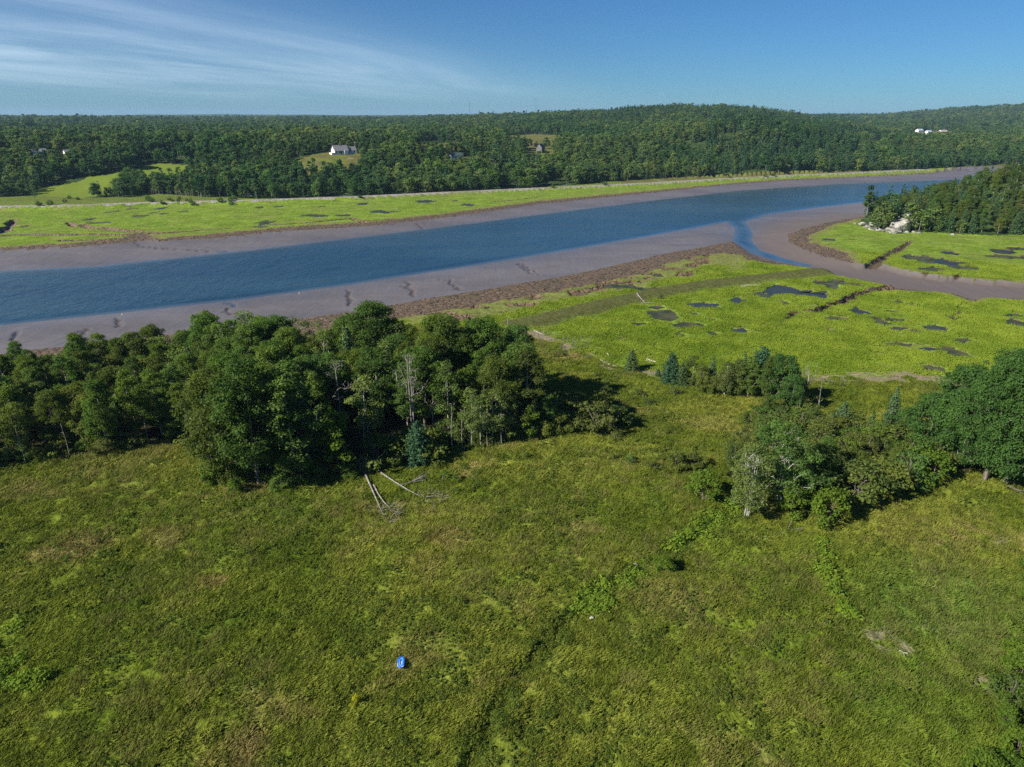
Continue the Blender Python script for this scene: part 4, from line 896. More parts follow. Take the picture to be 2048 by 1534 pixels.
n7 = fill([(740, 940), (860, 932), (930, 905), (1010, 892), (1100, 880), (1100, 865), (1000, 875), (900, 890), (800, 905)], [('bush1', 2), ('bush0', 1), ('bush_low', 1)], (1.8, 4.2), 1.9,
     lambda px, y, k, d: 'undergrowth shrub in the shade of the middle wood edge %s' % ('near the root plate' if px < 830 else 'behind the fallen trees' if px < 930 else 'below the aspens' if px < 1030 else 'towards the thicket'), 'undergrowth of the middle wood', gap=.6, seed=18)
# headland: every tree that can be told apart on the slope that faces us
hd = [(1722, 449), (1760, 456), (1790, 452), (1840, 458), (1902, 466), (1976, 470), (2100, 470), (2200, 440), (2120, 425), (1900, 425), (1800, 425), (1745, 430)]
n8 = fill(hd, [('spruce0', 2.5), ('spruce1', 2.5), ('slim0', 3), ('slim1', 3), ('olive0', 2), ('aspen0', 1.2), ('maple0', 1)], (8, 12), 5.2,
     lambda px, y, k, d: '%s on the headland %s' % (kn(k), ('at its tip' if px < 1775 else 'beside the pale rock face' if px < 1850 else 'behind the far marsh meadow' if px < 1960 else 'at the picture edge by the marsh') if d < 14 else ('on its slope above the rocks' if px < 1850 else 'halfway up its slope' if px < 1950 else 'on its slope at the picture edge')), 'trees of the headland', seed=21, z=ZM, limit=190, clear=[(U(1772, 460, ZM)[0], U(1840, 460, ZM)[0], 330, 405)])
print('PLANTS', n0, n1, n2, n3, n4, n5, n6, n7, n8)

# dead saplings standing in the marsh edge
for i, q in enumerate(GB([(1078 + 8.2 * (i % 13) + random.uniform(-3, 3), 676 + 1.9 * (i % 13) + random.uniform(-4, 12)) for i in range(26)])):
    plant('snag_sapling', q, random.uniform(1.6, 4.2), 'thin bleached dead sapling in the patch at the edge of the marsh', 'dead saplings at the marsh edge', name='dead_sapling')

# ------------------------------------------------------------------ fallen trees
def fallen(path, fan, label, loc_i=0, r=.20, seed=3, plate=False, side=(), side_r=.6):
    P = GB(path); P[:, 2] += .35; g = np.random.default_rng(seed); o = P[0].copy()
    T = Tubes(); T.add(P - o, np.linspace(r, r * .35, len(P)), 7)
    C = GB(fan); tg = []
    for c in C:
        for _ in range(20): tg.append(c - o + g.normal(size=3) * np.array([.75, .75, .4]) + np.array([0, 0, .9]))
    base = P[-1] - o; nodes, par, rad = grow(tg, [base, base + (P[-1] - P[-2]) * .25], g, r * .30, thin=.012, sag=0); B = Tubes(); tubes_from(B, nodes, par, rad, 5, 4)
    for sd_ in side:
        S = GB(sd_); S[:, 2] += .5; B.add(S - o, np.linspace(r * .45, .05, len(S)), 5)
        for _ in range(12):
            e = S[-1] - o + g.normal(size=3) * .7 + np.array([0, 0, .4]); B.add([S[-2] - o, (S[-1] - o + e) / 2, e], [.03, .02, .01], 3)
    e = thing('fallen_tree', label, 'fallen tree', tuple(o)); obj('trunk', T.mesh('trunk', DEADW), e); obj('branches', B.mesh('branches', DEADW), e)
    if plate:
        rt = Tubes()
        for _ in range(60):
            a = g.normal(size=3) * np.array([1.1, .5, 1.0]); a[2] = abs(a[2]) * .9; rt.add([(0, 0, .3), a * .5 + np.array([0, .1, .3]), a + np.array([0, 0, .3])], [.10, .06, .02], 4)
        obj('root_plate', rt.mesh('root_plate', BARK), e)
fallen([(728, 945), (738, 968), (750, 995), (761, 1021)], [(764, 1030), (772, 1040), (788, 1042)], 'fallen dead tree lying towards the camera with its root plate at the wood edge', r=.19, plate=True, seed=3)
fallen([(748, 974), (757, 992), (768, 1008), (778, 1018)], [(790, 1026), (798, 1030), (782, 1026)], 'fallen dead stem close beside the root plate trunk', r=.13, seed=4)
fallen([(744, 934), (765, 951), (792, 969), (815, 983), (834, 993)], [(850, 994), (868, 1002), (884, 1000), (858, 1010)], 'long fallen dead tree pointing to the right across the meadow', r=.16, seed=5, side=[[(803, 976), (822, 970), (846, 962)]])

# ------------------------------------------------------------------ rocks, driftwood, stones
def mat_rock():
    m = Mat('pale_rock'); f = m.noise(.5, 6, .7); g = m.noise(.16, 4, .6, vec=m.vec(1, 1, 3))
    c = m.mix(m.ss(f, .3, .65), (.14, .135, .12), (.42, .405, .37)); c = m.mix(m.ss(g, .50, .62), c, (.07, .075, .05)); return m.done(m.bsdf(c, .9, .2, m.bump(f, 1.0, .6)))
ROCK = mat_rock()
def rock(name, px, py, s, label, seed, group=None, sub=5, flat=.7):
    import bmesh
    bm = bmesh.new(); bmesh.ops.create_icosphere(bm, subdivisions=sub, radius=1); g = np.random.default_rng(seed)
    V = np.array([v.co[:] for v in bm.verts])
    for _ in range(30):
        n = g.normal(size=3); n /= np.linalg.norm(n); k = .42 + .45 * g.random(); d = V @ n; V = V - np.outer(np.maximum(d - k, 0), n)
    V *= 1 + .45 * (fbm(V[:, 0] * 3 + seed, V[:, 1] * 3 + V[:, 2] * 2, 4, seed)[:, None] - .5); V *= np.array(s) * np.array([1, 1, flat])
    for v, c in zip(bm.verts, V): v.co = c
    me = bpy.data.meshes.new(name); bm.to_mesh(me); bm.free(); me.materials.append(ROCK)
    p = GB([(px, py)])[0]; o = obj(name, me, loc=(p[0], p[1], p[2] + .1 * s[2])); o.rotation_euler = (0, 0, g.random() * 6); o['label'] = label; o['category'] = 'rock'
    if group: o['group'] = group
rock('rock_face', 1796, 460, (9, 7, 12), 'tall pale rock face broken out of the wooded headland', 1)
rock('rock_face', 1812, 453, (10, 7, 12), 'upper pale ledge of the headland rock below the trees', 2)
rock('rock_face', 1826, 446, (7, 6, 8), 'small pale ledge highest on the right of the headland rock', 3)
rock('rock_face', 1786, 465, (7, 5, 5), 'lowest pale boulder slab at the foot of the headland rock', 4)
for i, (x, y, s) in enumerate([(1722, 450, 2.2), (1734, 455, 3), (1746, 459, 3), (1757, 461, 2.6), (1771, 464, 2.4), (1709, 448, 1.4), (1814, 465, 1.6), (1828, 465, 1.8), (1838, 466, 1.5), (1905, 470, 1.5), (1745, 450, 3)]):
    rock('boulder', x, y, (s * 1.3, s, s), 'pale boulder in the line along the foot of the headland', 10 + i, 'boulders at the foot of the headland', sub=3)
rock('stone', 1271, 1129, (.45, .35, .35), 'pinkish stone left of the compact green shrub', 30, sub=3); rock('stone', 1184, 1236, (.5, .35, .3), 'grey stone below the patch of yellow-green weeds', 31, sub=3)
rock('stone', 909, 1340, (.3, .25, .25), 'small pale stone right of the inflatable boat', 32, sub=3); rock('stone', 1366, 1030, (.3, .3, .2), 'little pale stone on the meadow left of the lime weeds', 33, sub=3)
def log(px, w, label, r=.2, seed=0):
    P = GB(px); P[:, 2] += r * .8; o = P[0].copy(); T = Tubes(); g = np.random.default_rng(seed); n = len(P); T.add(P - o, np.linspace(r, r * .5, n), 6)
    for i in range(w):
        a = P[g.integers(0, n)] - o; T.add([a, a + g.normal(size=3) * np.array([1, 1, .3]) + np.array([0, 0, .4])], [r * .4, .03], 4)
    b = obj('driftwood_log', T.mesh('driftwood_log', BARK if r == .30 else DEADW if r > .24 or r == .10 else DRIFT), loc=tuple(o)); b['label'] = label; b['category'] = 'log'
log([(1201, 721), (1212, 727), (1224, 732), (1236, 734)], 3, 'crooked white driftwood log left of the lone spruce', .16, 1)
log([(1214, 708), (1220, 716)], 1, 'short white driftwood stump above the crooked log', .2, 2)
log([(1294, 719), (1305, 723), (1312, 725)], 1, 'white driftwood log right of the lone spruce', .16, 3)
log([(1274, 588), (1281, 597), (1290, 607)], 6, 'grey driftwood log lying across the dyke', .25, 4)
log([(1482, 575), (1495, 571), (1516, 572)], 3, 'white driftwood on the marsh just behind the dyke', .22, 5)
log([(1068, 662), (1078, 667), (1090, 671)], 3, 'pale drift log at the tip of the marsh beside the dark maples', .25, 6)
log([(1798, 1302), (1806, 1306)], 2, 'short bleached branch among the dead stalks on the right meadow', .09, 7)
log([(1545, 1075), (1575, 1062), (1610, 1056)], 3, 'weathered grey branches at the foot of the bright shrubs', .10, 8)
log([(2010, 972), (2030, 982), (2048, 992)], 4, 'dark fallen limb lying at the foot of the oaks', .30, 9)
# ------------------------------------------------------------------ instanced stuff
def instancer(name, P, rotz, scale, idx, protos, tilt=None, kind='stuff', **props):
    """one object of stuff: the given plants set out on points"""
    n = len(P); me = bpy.data.meshes.new(name); me.vertices.add(n); me.vertices.foreach_set('co', np.asarray(P, np.float32).ravel())
    rot = np.zeros((n, 3), np.float32); rot[:, 2] = rotz
    if tilt is not None: rot[:, 0] = tilt
    a = me.attributes.new('rot', 'FLOAT_VECTOR', 'POINT'); a.data.foreach_set('vector', rot.ravel())
    a = me.attributes.new('scl', 'FLOAT_VECTOR', 'POINT'); a.data.foreach_set('vector', np.asarray(scale, np.float32).ravel())
    a = me.attributes.new('pick', 'INT', 'POINT'); a.data.foreach_set('value', np.asarray(idx, np.int32))
    c = bpy.data.collections.new(name + '_kinds')
    for i, m in enumerate(protos): c.objects.link(bpy.data.objects.new('%s_kind_%02d' % (name, i), m))
    g = bpy.data.node_groups.new(name, 'GeometryNodeTree'); g.interface.new_socket('Geometry', in_out='INPUT', socket_type='NodeSocketGeometry'); g.interface.new_socket('Geometry', in_out='OUTPUT', socket_type='NodeSocketGeometry')
    i_ = g.nodes.new('NodeGroupInput'); o_ = g.nodes.new('NodeGroupOutput'); ci = g.nodes.new('GeometryNodeCollectionInfo'); ci.inputs['Collection'].default_value = c
    ci.inputs['Separate Children'].default_value = True; ci.inputs['Reset Children'].default_value = True
    ip = g.nodes.new('GeometryNodeInstanceOnPoints'); g.links.new(i_.outputs[0], ip.inputs['Points']); g.links.new(ci.outputs[0], ip.inputs['Instance']); ip.inputs['Pick Instance'].default_value = True
    def na(nm, t):
        x = g.nodes.new('GeometryNodeInputNamedAttribute'); x.data_type = t; x.inputs['Name'].default_value = nm; return x.outputs['Attribute']
    g.links.new(na('pick', 'INT'), ip.inputs['Instance Index'])
    er = g.nodes.new('FunctionNodeEulerToRotation'); g.links.new(na('rot', 'FLOAT_VECTOR'), er.inputs[0]); g.links.new(er.outputs[0], ip.inputs['Rotation'])
    g.links.new(na('scl', 'FLOAT_VECTOR'), ip.inputs['Scale']); g.links.new(ip.outputs[0], o_.inputs[0])
    o = obj(name, me, kind=kind, **props); md = o.modifiers.new('spread', 'NODES'); md.node_group = g; return o
g = np.random.default_rng(77)

# far woods: light tree shapes
def far_broad(seed, h, rx, n, npc, mat=FARB, ls=.62):
    q = np.random.default_rng(seed); cc = []; cr = []
    for i in range(n):
        t = q.random(); a = q.random() * 6.283; pr = rx * math.sin(math.pi * min(1, t * .8 + .16)) ** .6 * (1 - .35 * t); rr = pr * math.sqrt(q.random())
        cc.append((math.cos(a) * rr, math.sin(a) * rr, h * (.22 + .72 * t))); cr.append(rx * .36 * (.5 + .9 * q.random()))
    p, d = clump_leaves(np.array(cc), np.array(cr), npc, ls, q, .8); V, F, A = leaves(p, ls, q, np.repeat(np.clip(.5 + .25 * q.normal(size=n), 0, 1), npc), out=d)
    return with_trunk(V, F, A, h, mat, .14)
def with_trunk(V, F, A, h, mat, r):
    T = Tubes(); T.add([(0, 0, -.5), (.1, .1, h * .45), (0, 0, h * .85)], [r, r * .7, .04], 4); b = len(V)
    V2 = np.vstack([V, np.array(T.V)]); F2 = np.vstack([F, np.array(T.F) + b]); A2 = np.vstack([A, np.ones((len(T.V), 4))])
    return mesh('tree', V2, F2, [mat, PALE], mi=[0] * len(F) + [1] * len(T.F), attr=A2)
def far_conifer(seed, h, rx):
    q = np.random.default_rng(seed); P = []; D = []
    for i in range(15):
        t = i / 14; L_ = rx * (1 - t) ** .8 + .12
        for j in range(8 if t < .7 else 5):
            a = q.random() * 6.283
            for f in (.35, .65, .95) if t < .8 else (.8,): P.append((math.cos(a) * L_ * f, math.sin(a) * L_ * f, h * (.06 + .94 * t) - .25 * L_ * f)); D.append((math.cos(a), math.sin(a), .4))
    P = np.array(P) + q.normal(size=(len(P), 3)) * .12; V, F, A = leaves(P, .52, q, None, out=np.array(D) * .5, up=.5); return with_trunk(V, F, A, h, FARC, .12)
far_protos = [far_broad(1, 12, 4.2, 24, 34, ls=.46), far_broad(2, 13, 3.8, 22, 34, ls=.46), far_broad(3, 11, 4.6, 26, 34, ls=.46), far_broad(4, 14, 2.7, 18, 32, ls=.42), far_conifer(5, 13, 2.5), far_conifer(6, 12, 2.1), far_broad(7, 2.6, 2.0, 7, 18, ls=.4)]
def scatter_far():
    out_ = []
    # the trees along the edge stand close; farther back one tree per larger patch
    for r0, r1, sp, big in ((380, 800, 5.2, 1.0), (800, 1300, 6.4, 1.12), (1300, 2300, 9.0, 1.35), (2300, 5200, 19., 2.1)):
        n = int((r1 ** 2 - r0 ** 2) * R(43) / sp ** 2)
        r = np.sqrt(r0 ** 2 + (r1 ** 2 - r0 ** 2) * g.random(n)); a = (g.random(n) * 2 - 1) * R(43)
        out_.append(np.column_stack([np.sin(a) * r, np.cos(a) * r, np.full(n, big)]))
    Q = np.vstack(out_); z, zone, feat = terrain(Q[:, :2], False)
    inH = sdf(Q[:, :2], headland, 5.) > 0
    near_done = inH & (sdf(Q[:, :2], UP(hd, ZM), 5.) > -1)
    r = np.hypot(Q[:, 0], Q[:, 1]); F = sdf(Q[:, :2], forest)
    ok = (zone == Z['forest']) & ~near_done & ((r < 560) <= (inH | (F > 1)))
    ok &= ~((fbm(Q[:, 0] / 26., Q[:, 1] / 34., 3, 205) < .36) & (r < 1500) & ~inH)
    Q, z, r, F, inH = Q[ok], z[ok], r[ok], F[ok], inH[ok]
    p = azpx(Q[:, 0], Q[:, 1]); n = len(Q)
    con = .14 + .75 * sm(fbm(Q[:, 0] / 90., Q[:, 1] / 140., 3, 201), .52, .66) * .6
    con = np.maximum(con, .82 * sm(p, 1330, 1450) * (1 - sm(p, 1690, 1760)) * sm(r, 600, 720)); con = np.maximum(con, .75 * sm(p, 900, 1250) * (1 - sm(p, 1650, 1720)) * sm(r, 1250, 1500))
    con = np.maximum(con, .55 * inH)
    isc = g.random(n) < con; idx = np.where(isc, 4 + (g.random(n) < .5), (g.random(n) * 4).astype(int))
    hs = (.55 + .62 * g.random(n) ** 1.4 + .95 * (fbm(Q[:, 0] / 75., Q[:, 1] / 75., 3, 211) - .42)) * Q[:, 2]; hs = np.clip(hs, .35, 3); hs = np.where(isc, hs * 1.05, hs); hs = np.where((F < 12) & ~inH, hs * (.75 + .3 * g.random(n)), hs)
    S = np.column_stack([hs * (1.0 + .3 * g.random(n)), hs * (1.0 + .3 * g.random(n)), hs * (1 - .18 * (Q[:, 2] > 1.2)) ])
    P = np.column_stack([Q[:, :2], z]); print('FAR', n)
    instancer('far_woods', P, g.random(n) * 6.28, S, idx, far_protos[:6], label='mixed green woods covering the low hills beyond the river')
scatter_far()
# bushes along the track and in the rough strip
bp = GB([(g.uniform(0, 500), g.uniform(396, 411)) for _ in range(26)] + [(x, y - 1) for x, y in [(78, 412), (100, 411), (357, 404), (345, 404), (440, 404), (300, 404), (720, 396), (1105, 376), (1210, 371), (1460, 357), (1530, 354), (1546, 353)]] + [(g.uniform(1740, 1980), g.uniform(330, 342)) for _ in range(14)])
for p in bp[:14]: plant('bush1', p, g.uniform(1.6, 3.2), 'dark bush in the rough grass between the track and the far woods', 'bushes beside the gravel track')
for p in bp[26:38]: plant('bush1', p, g.uniform(1.8, 3.4), 'dark round bush growing on the bank of the gravel track', 'bushes on the track bank')
for i in range(34):
    p = GB([(g.uniform(305, 500), g.uniform(390, 399))])[0] if i == 0 else DS[i - 1]
    if i == 0: DS = GB([(g.uniform(305, 500), g.uniform(388, 399)) for _ in range(34)])
    plant('snag_sapling', p, g.uniform(5, 9), 'thin grey dead tree in the belt of drowned trees before the far woods', 'drowned trees before the far woods', name='dead_sapling')

# ------------------------------------------------------------------ meadow and marsh plants
def blades(n, rad, hmin, hmax, w, q, lean=.35, seg=1):
    c = np.sqrt(q.random(n)) * rad; a = q.random(n) * 6.283; base = np.column_stack([np.cos(a) * c, np.sin(a) * c, np.full(n, -.08)])
    h = hmin + (hmax - hmin) * q.random(n); b = q.random(n) * 6.283; l = lean * h * (.4 + q.random(n)); side = np.column_stack([np.cos(b), np.sin(b), np.zeros(n)]) * w
    dirn = np.column_stack([np.cos(b + 1.57), np.sin(b + 1.57), np.zeros(n)]) * (l * .7)[:, None] + np.array([.35, .1, 0]) * (l)[:, None]
    tip = base + dirn; tip[:, 2] = h; mid = base + dirn * .35; mid[:, 2] = h * .62
    V = np.stack([base - side, base + side, mid + side * .8, tip, mid - side * .8], 1).reshape(-1, 3)
    k = np.arange(n) * 5; F = np.vstack([np.column_stack([k, k + 1, k + 2, k + 4]), np.column_stack([k + 4, k + 2, k + 3, k + 3])])
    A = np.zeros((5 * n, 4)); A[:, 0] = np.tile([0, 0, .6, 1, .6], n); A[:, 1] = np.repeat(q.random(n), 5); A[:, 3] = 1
    return V, [tuple(f) for f in np.column_stack([k, k + 1, k + 2, k + 3, k + 4])], A
def mat_grass(name, colf, straw=.0):
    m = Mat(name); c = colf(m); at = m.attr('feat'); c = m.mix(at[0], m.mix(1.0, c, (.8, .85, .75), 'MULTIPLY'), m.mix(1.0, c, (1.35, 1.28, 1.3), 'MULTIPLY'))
    c = m.mix(m.ss(at[1], .82, .9), c, m.mix(.45, c, (.25, .23, .09))); 
    if straw: c = m.mix(straw, c, (.27, .22, .10))
    return m.leafy(c, .3, rough=.8, spec=.03)
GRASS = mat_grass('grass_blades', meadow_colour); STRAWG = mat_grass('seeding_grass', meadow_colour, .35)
def weedc(m): return m.mix(m.rnd(), (.045, .088, .016), (.075, .115, .020))
WEED = mat_leaf('weed_leaves', [(.110, .165, .028), (.145, .190, .032), (.120, .178, .028)])
LIME = mat_leaf('lime_weed_leaves', [(.17, .27, .03), (.21, .30, .035), (.13, .22, .028)])
def marshc(m):
    mid = m.noise(.11, 4, .6); return m.mix(m.ss(mid, .32, .66), (.155, .235, .020), (.25, .33, .036))
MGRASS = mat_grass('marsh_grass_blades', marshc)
def bmesh_(seed, n, rad, h0, h1, w, mat, lean=.35):
    V, F, A = blades(n, rad, h0, h1, w, np.random.default_rng(seed), lean); return mesh('tuft', V, F, mat, attr=A)
def weed_(seed, n, rad, h, ls, mat, nc=7):
    q = np.random.default_rng(seed); a = q.random(nc) * 6.28; r = np.sqrt(q.random(nc)) * rad; cc = np.column_stack([np.cos(a) * r, np.sin(a) * r, h * (.3 + .5 * q.random(nc))]); p, d = clump_leaves(cc, np.full(nc, h * .6), n // nc, ls, q, .7); p[:, 2] = np.maximum(p[:, 2], .02)
    V, F, A = leaves(p, ls, q, None, out=d, up=.6); return mesh('weed', V, F, mat, attr=A)
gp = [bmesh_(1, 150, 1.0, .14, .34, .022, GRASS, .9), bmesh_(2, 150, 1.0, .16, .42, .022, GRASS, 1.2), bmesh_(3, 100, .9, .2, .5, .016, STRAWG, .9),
      weed_(4, 130, .9, .24, .075, WEED), weed_(5, 120, .7, .5, .08, WEED), bmesh_(6, 90, .6, .25, .55, .022, GRASS, .8), weed_(7, 120, .8, .7, .11, LIME)]
def scatter_meadow():
    n = 46000; r = np.sqrt(36. ** 2 + (185. ** 2 - 36. ** 2) * g.random(n)); a = (g.random(n) * 2 - 1) * R(50)
    thin = g.random(n) < np.clip(1.25 - r / 230., .35, 1); r, a = r[thin], a[thin]
    P = np.column_stack([np.sin(a) * r, np.cos(a) * r]); z, zone, feat = terrain(P); ok = (zone == Z['upland']) & (feat[:, 2] < .3)
    for q in (UP([(0, 925), (420, 880), (420, 740), (0, 780)], 0), UP([(440, 950), (700, 920), (1050, 860), (1040, 790), (440, 760)], 0)): ok &= sdf(P, q, 3.) < 0
    P, z, r = P[ok], z[ok], r[ok]; n = len(P); x, y = P[:, 0], P[:, 1]
    patch = fbm(x / 5., y / 5., 3, 301); tanf = fbm(x / 13., y / 13., 4, 311); u = g.random(n)
    idx = np.where(u < .4, 0, 1); idx = np.where((tanf > .52) & (g.random(n) < .5), 2, idx); idx = np.where((patch > .5) & (g.random(n) < .5), 3, idx); idx = np.where((patch > .6) & (g.random(n) < .12), 4, idx); idx = np.where(g.random(n) < .06, 5, idx)
    s = (.75 + .5 * g.random(n)) * (1 + .25 * (r > 110)); S = np.column_stack([s, s, s * (.7 + .6 * fbm(x / 2.5, y / 2.5, 2, 321))])
    # darker weedy ditch and lime weeds
    d1 = np.full(n, 99.); q = DITCH
    for i in range(len(q) - 1): d1 = np.minimum(d1, seg_dist(P, q[i], q[i + 1])[0])
    k = (d1 < .5 + 1.7 * fbm(x / 4, y / 4, 2, 5)) & (g.random(n) < .8); idx = np.where(k, 4, idx)
    for pxs, w in (([(1165, 1215), (1215, 1190), (1275, 1150)], 2.3), ([(1385, 1085), (1420, 1055), (1460, 1025)], 2.0), ([(1645, 1135), (1670, 1180), (1700, 1225)], 1.0), ([(1345, 1100), (1370, 1085)], 1.0), ([(1600, 1235), (1625, 1232)], .6), ([(1640, 1085), (1650, 1110)], .8), ([(0, 1330), (30, 1350)], 1.8), ([(0, 1270), (30, 1262)], 1.2), ([(30, 1372), (65, 1368)], 1.2)):
        q = GB(pxs)[:, :2]; d2 = np.full(n, 99.)
        for i in range(len(q) - 1): d2 = np.minimum(d2, seg_dist(P, q[i], q[i + 1])[0])
        k = (d2 < w * (.25 + .9 * fbm(x / 1.6, y / 1.6, 2, 7))) & (g.random(n) < .85); idx = np.where(k, 6, idx)
    boat = GB([(803, 1334)])[0]; keep = np.hypot(x - boat[0], y - boat[1]) >  .9
    P, z, idx, S = P[keep], z[keep], idx[keep], S[keep]; print('GRASS', len(P))
    instancer('meadow_grass', np.column_stack([P, z]), g.random(len(P)) * 1.2 - .6, S, idx, gp, label='rough green and tan grass and weeds of the open meadow')
scatter_meadow()
def scatter_marsh():
    n = 26000; r = np.sqrt(120. ** 2 + (330. ** 2 - 120. ** 2) * g.random(n)); a = R(-12) + g.random(n) * R(55)
    P = np.column_stack([np.sin(a) * r, np.cos(a) * r]); z, zone, feat = terrain(P, False); ok = (zone == Z['marsh']) & (feat[:, 2] < .15) & (feat[:, 0] > .40) & (feat[:, 1] < .25)
    for q in pond_polys: ok &= sdf(P, q, 4.) < -1.3
    P, z = P[ok], z[ok]; n = len(P); s = .8 + .6 * g.random(n)
    tp = [bmesh_(21, 70, 1.5, .18, .42, .05, MGRASS, .9), bmesh_(22, 60, 1.1, .25, .55, .05, MGRASS, 1.1)]
    print('MARSH', n); instancer('marsh_grass', np.column_stack([P, z]), g.random(n) * 1.6, np.column_stack([s, s, s]), (g.random(n) < .4).astype(int), tp, label='bright cord grass tufts covering the salt marsh')
scatter_marsh()

# ------------------------------------------------------------------ houses
def plain(name, col, rough=.8, nz=1.2, k=.8):
    m = Mat(name); f = m.noise(nz, 4, .6); c = m.mix(m.ss(f, .3, .7), tuple(v * k for v in col), col); return m.done(m.bsdf(c, rough, .3))
WALLW = plain('white_clapboard', (.78, .78, .76)); ROOFG = plain('grey_shingles', (.22, .22, .24), .85); ROOFD = plain('dark_green_roof', (.06, .10, .11)); WALLD = plain('weathered_grey_shakes', (.16, .16, .18)); GLASSM = plain('window_glass', (.03, .04, .05), .1)
ROOFB = plain('pale_blue_metal_roof', (.45, .55, .62), .4); WALLT = plain('tan_siding', (.45, .40, .34)); STEEL = plain('galvanised_steel', (.26, .27, .29), .5)
def box(V, F, x0, x1, y0, y1, z0, z1):
    b = len(V); V += [(x0, y0, z0), (x1, y0, z0), (x1, y1, z0), (x0, y1, z0), (x0, y0, z1), (x1, y0, z1), (x1, y1, z1), (x0, y1, z1)]
    F += [(b, b + 3, b + 2, b + 1), (b + 4, b + 5, b + 6, b + 7), (b, b + 1, b + 5, b + 4), (b + 1, b + 2, b + 6, b + 5), (b + 2, b + 3, b + 7, b + 6), (b + 3, b, b + 4, b + 7)]
def bx(name, mat, e, *b):
    V, F = [], []
    box(V, F, *b); return obj(name, mesh(name, V, F, mat), e)
def gable(e, x0, x1, y0, y1, h, rh, wall, roof, windows=True, chim=False):
    ym = (y0 + y1) / 2; V = [(x0, y0, -2), (x1, y0, -2), (x1, y1, -2), (x0, y1, -2), (x0, y0, h), (x1, y0, h), (x1, y1, h), (x0, y1, h), (x0, ym, h + rh), (x1, ym, h + rh)]
    obj('wall', mesh('wall', V, [(0, 1, 5, 4), (1, 2, 6, 9, 5), (2, 3, 7, 6), (3, 0, 4, 8, 7)], wall), e)
    o = .45; k = rh / (ym - y0); zz = h - o * k; th = .18
    V = []; F = []
    for (ya, yb) in ((y0 - o, ym), (y1 + o, ym)):
        b = len(V); V += [(x0 - o, ya, zz + .02), (x1 + o, ya, zz + .02), (x1 + o, yb, h + rh + .02), (x0 - o, yb, h + rh + .02), (x0 - o, ya, zz + th), (x1 + o, ya, zz + th), (x1 + o, yb, h + rh + th), (x0 - o, yb, h + rh + th)]
        F += [(b, b + 1, b + 2, b + 3), (b + 4, b + 5, b + 6, b + 7), (b, b + 1, b + 5, b + 4), (b + 1, b + 2, b + 6, b + 5), (b, b + 3, b + 7, b + 4)]
    r = obj('roof', mesh('roof', V, F, roof), e)
    if chim: V, F = [], []; box(V, F, (x0 + x1) / 2 - .4, (x0 + x1) / 2 + .4, ym - .3, ym + .5, h + rh - .8, h + rh + 1.1); obj('chimney', mesh('chimney', V, F, WALLD), r)
    if windows:
        w = x1 - x0; n = max(2, int(w / 3.2))
        for i in range(n):
            cx_ = x0 + w * (i + .5) / n; f = bx('window', WALLW if wall is not WALLW else STEEL, e, cx_ - .65, cx_ + .65, y0 - .07, y0 - .004, .9, 2.25); bx('pane', GLASSM, f, cx_ - .52, cx_ + .52, y0 - .095, y0 - .074, 1.02, 2.13)
        for zc_ in ((1.6, h + rh * .35) if rh > 2 else (1.6,)):
            f = bx('window', WALLW if wall is not WALLW else STEEL, e, x0 - .07, x0 - .004, ym - .6, ym + .6, zc_ - .6, zc_ + .6); bx('pane', GLASSM, f, x0 - .095, x0 - .074, ym - .48, ym + .48, zc_ - .48, zc_ + .48)
hp = GB([(687, 307), (911, 317), (1081, 304), (8, 312), (78, 311), (136, 309), (1838, 265), (1856, 268), (1885, 267.5), (1962, 272), (1807, 247)])
e = thing('farmhouse', 'white farmhouse with long grey roof standing on the grassy clearing', 'house', tuple(hp[0]), R(36))
gable(e, -10, 3.2, -4.2, 4.2, 3.0, 4.2, WALLW, ROOFG, chim=True); gable(e, 3.2, 12, -2.2, 3.6, 2.8, 3.0, WALLW, ROOFG); bx('deck', WALLW, e, -13.2, -10.1, -4.6, 1.5, -2, 1.1); bx('porch', WALLW, e, 3.4, 12.6, -3.6, -2.25, -2, .5)
gf = [(1.2, -5.6, -2), (3.1, -5.6, -2)]; bx('bay', WALLW, e, -1.0, 2.6, -5.3, -4.21, -2, 3.0); bx('door', GLASSM, e, -4.4, -2.9, -4.27, -4.21, 0.1, 2.2)
e = thing('bungalow', 'small white bungalow with dark green roof half hidden by trees', 'house', tuple(hp[1]), R(34)); gable(e, -6.5, 6.5, -3.6, 3.6, 2.9, 2.3, WALLW, ROOFD)
e = thing('cottage', 'tall narrow grey house with dark roof on the slope among trees', 'house', tuple(hp[2]), R(70)); gable(e, -5.5, 5.5, -3.1, 3.1, 5.2, 3.2, WALLD, plain('charcoal_roof', (.05, .05, .06)), windows=True)
e = thing('long_house', 'long dark roofed house cut by the left picture edge', 'house', tuple(hp[3]), R(20)); gable(e, -10, 8, -3.5, 3.5, 2.8, 2.4, WALLW, plain('navy_roof', (.05, .06, .09)))
e = thing('white_house', 'white gabled house with grey blue roof among trees at the left', 'house', tuple(hp[4]), R(42)); gable(e, -7, 6, -4, 4, 3, 2.8, WALLW, ROOFG); gable(e, 6, 12, -3, 3, 2.6, 2, WALLW, ROOFD)
e = thing('shed', 'small white shed right of the gabled house at the left', 'shed', tuple(hp[5]), R(50)); gable(e, -3, 3, -2.2, 2.2, 2.6, 1.6, WALLW, ROOFG, windows=False)
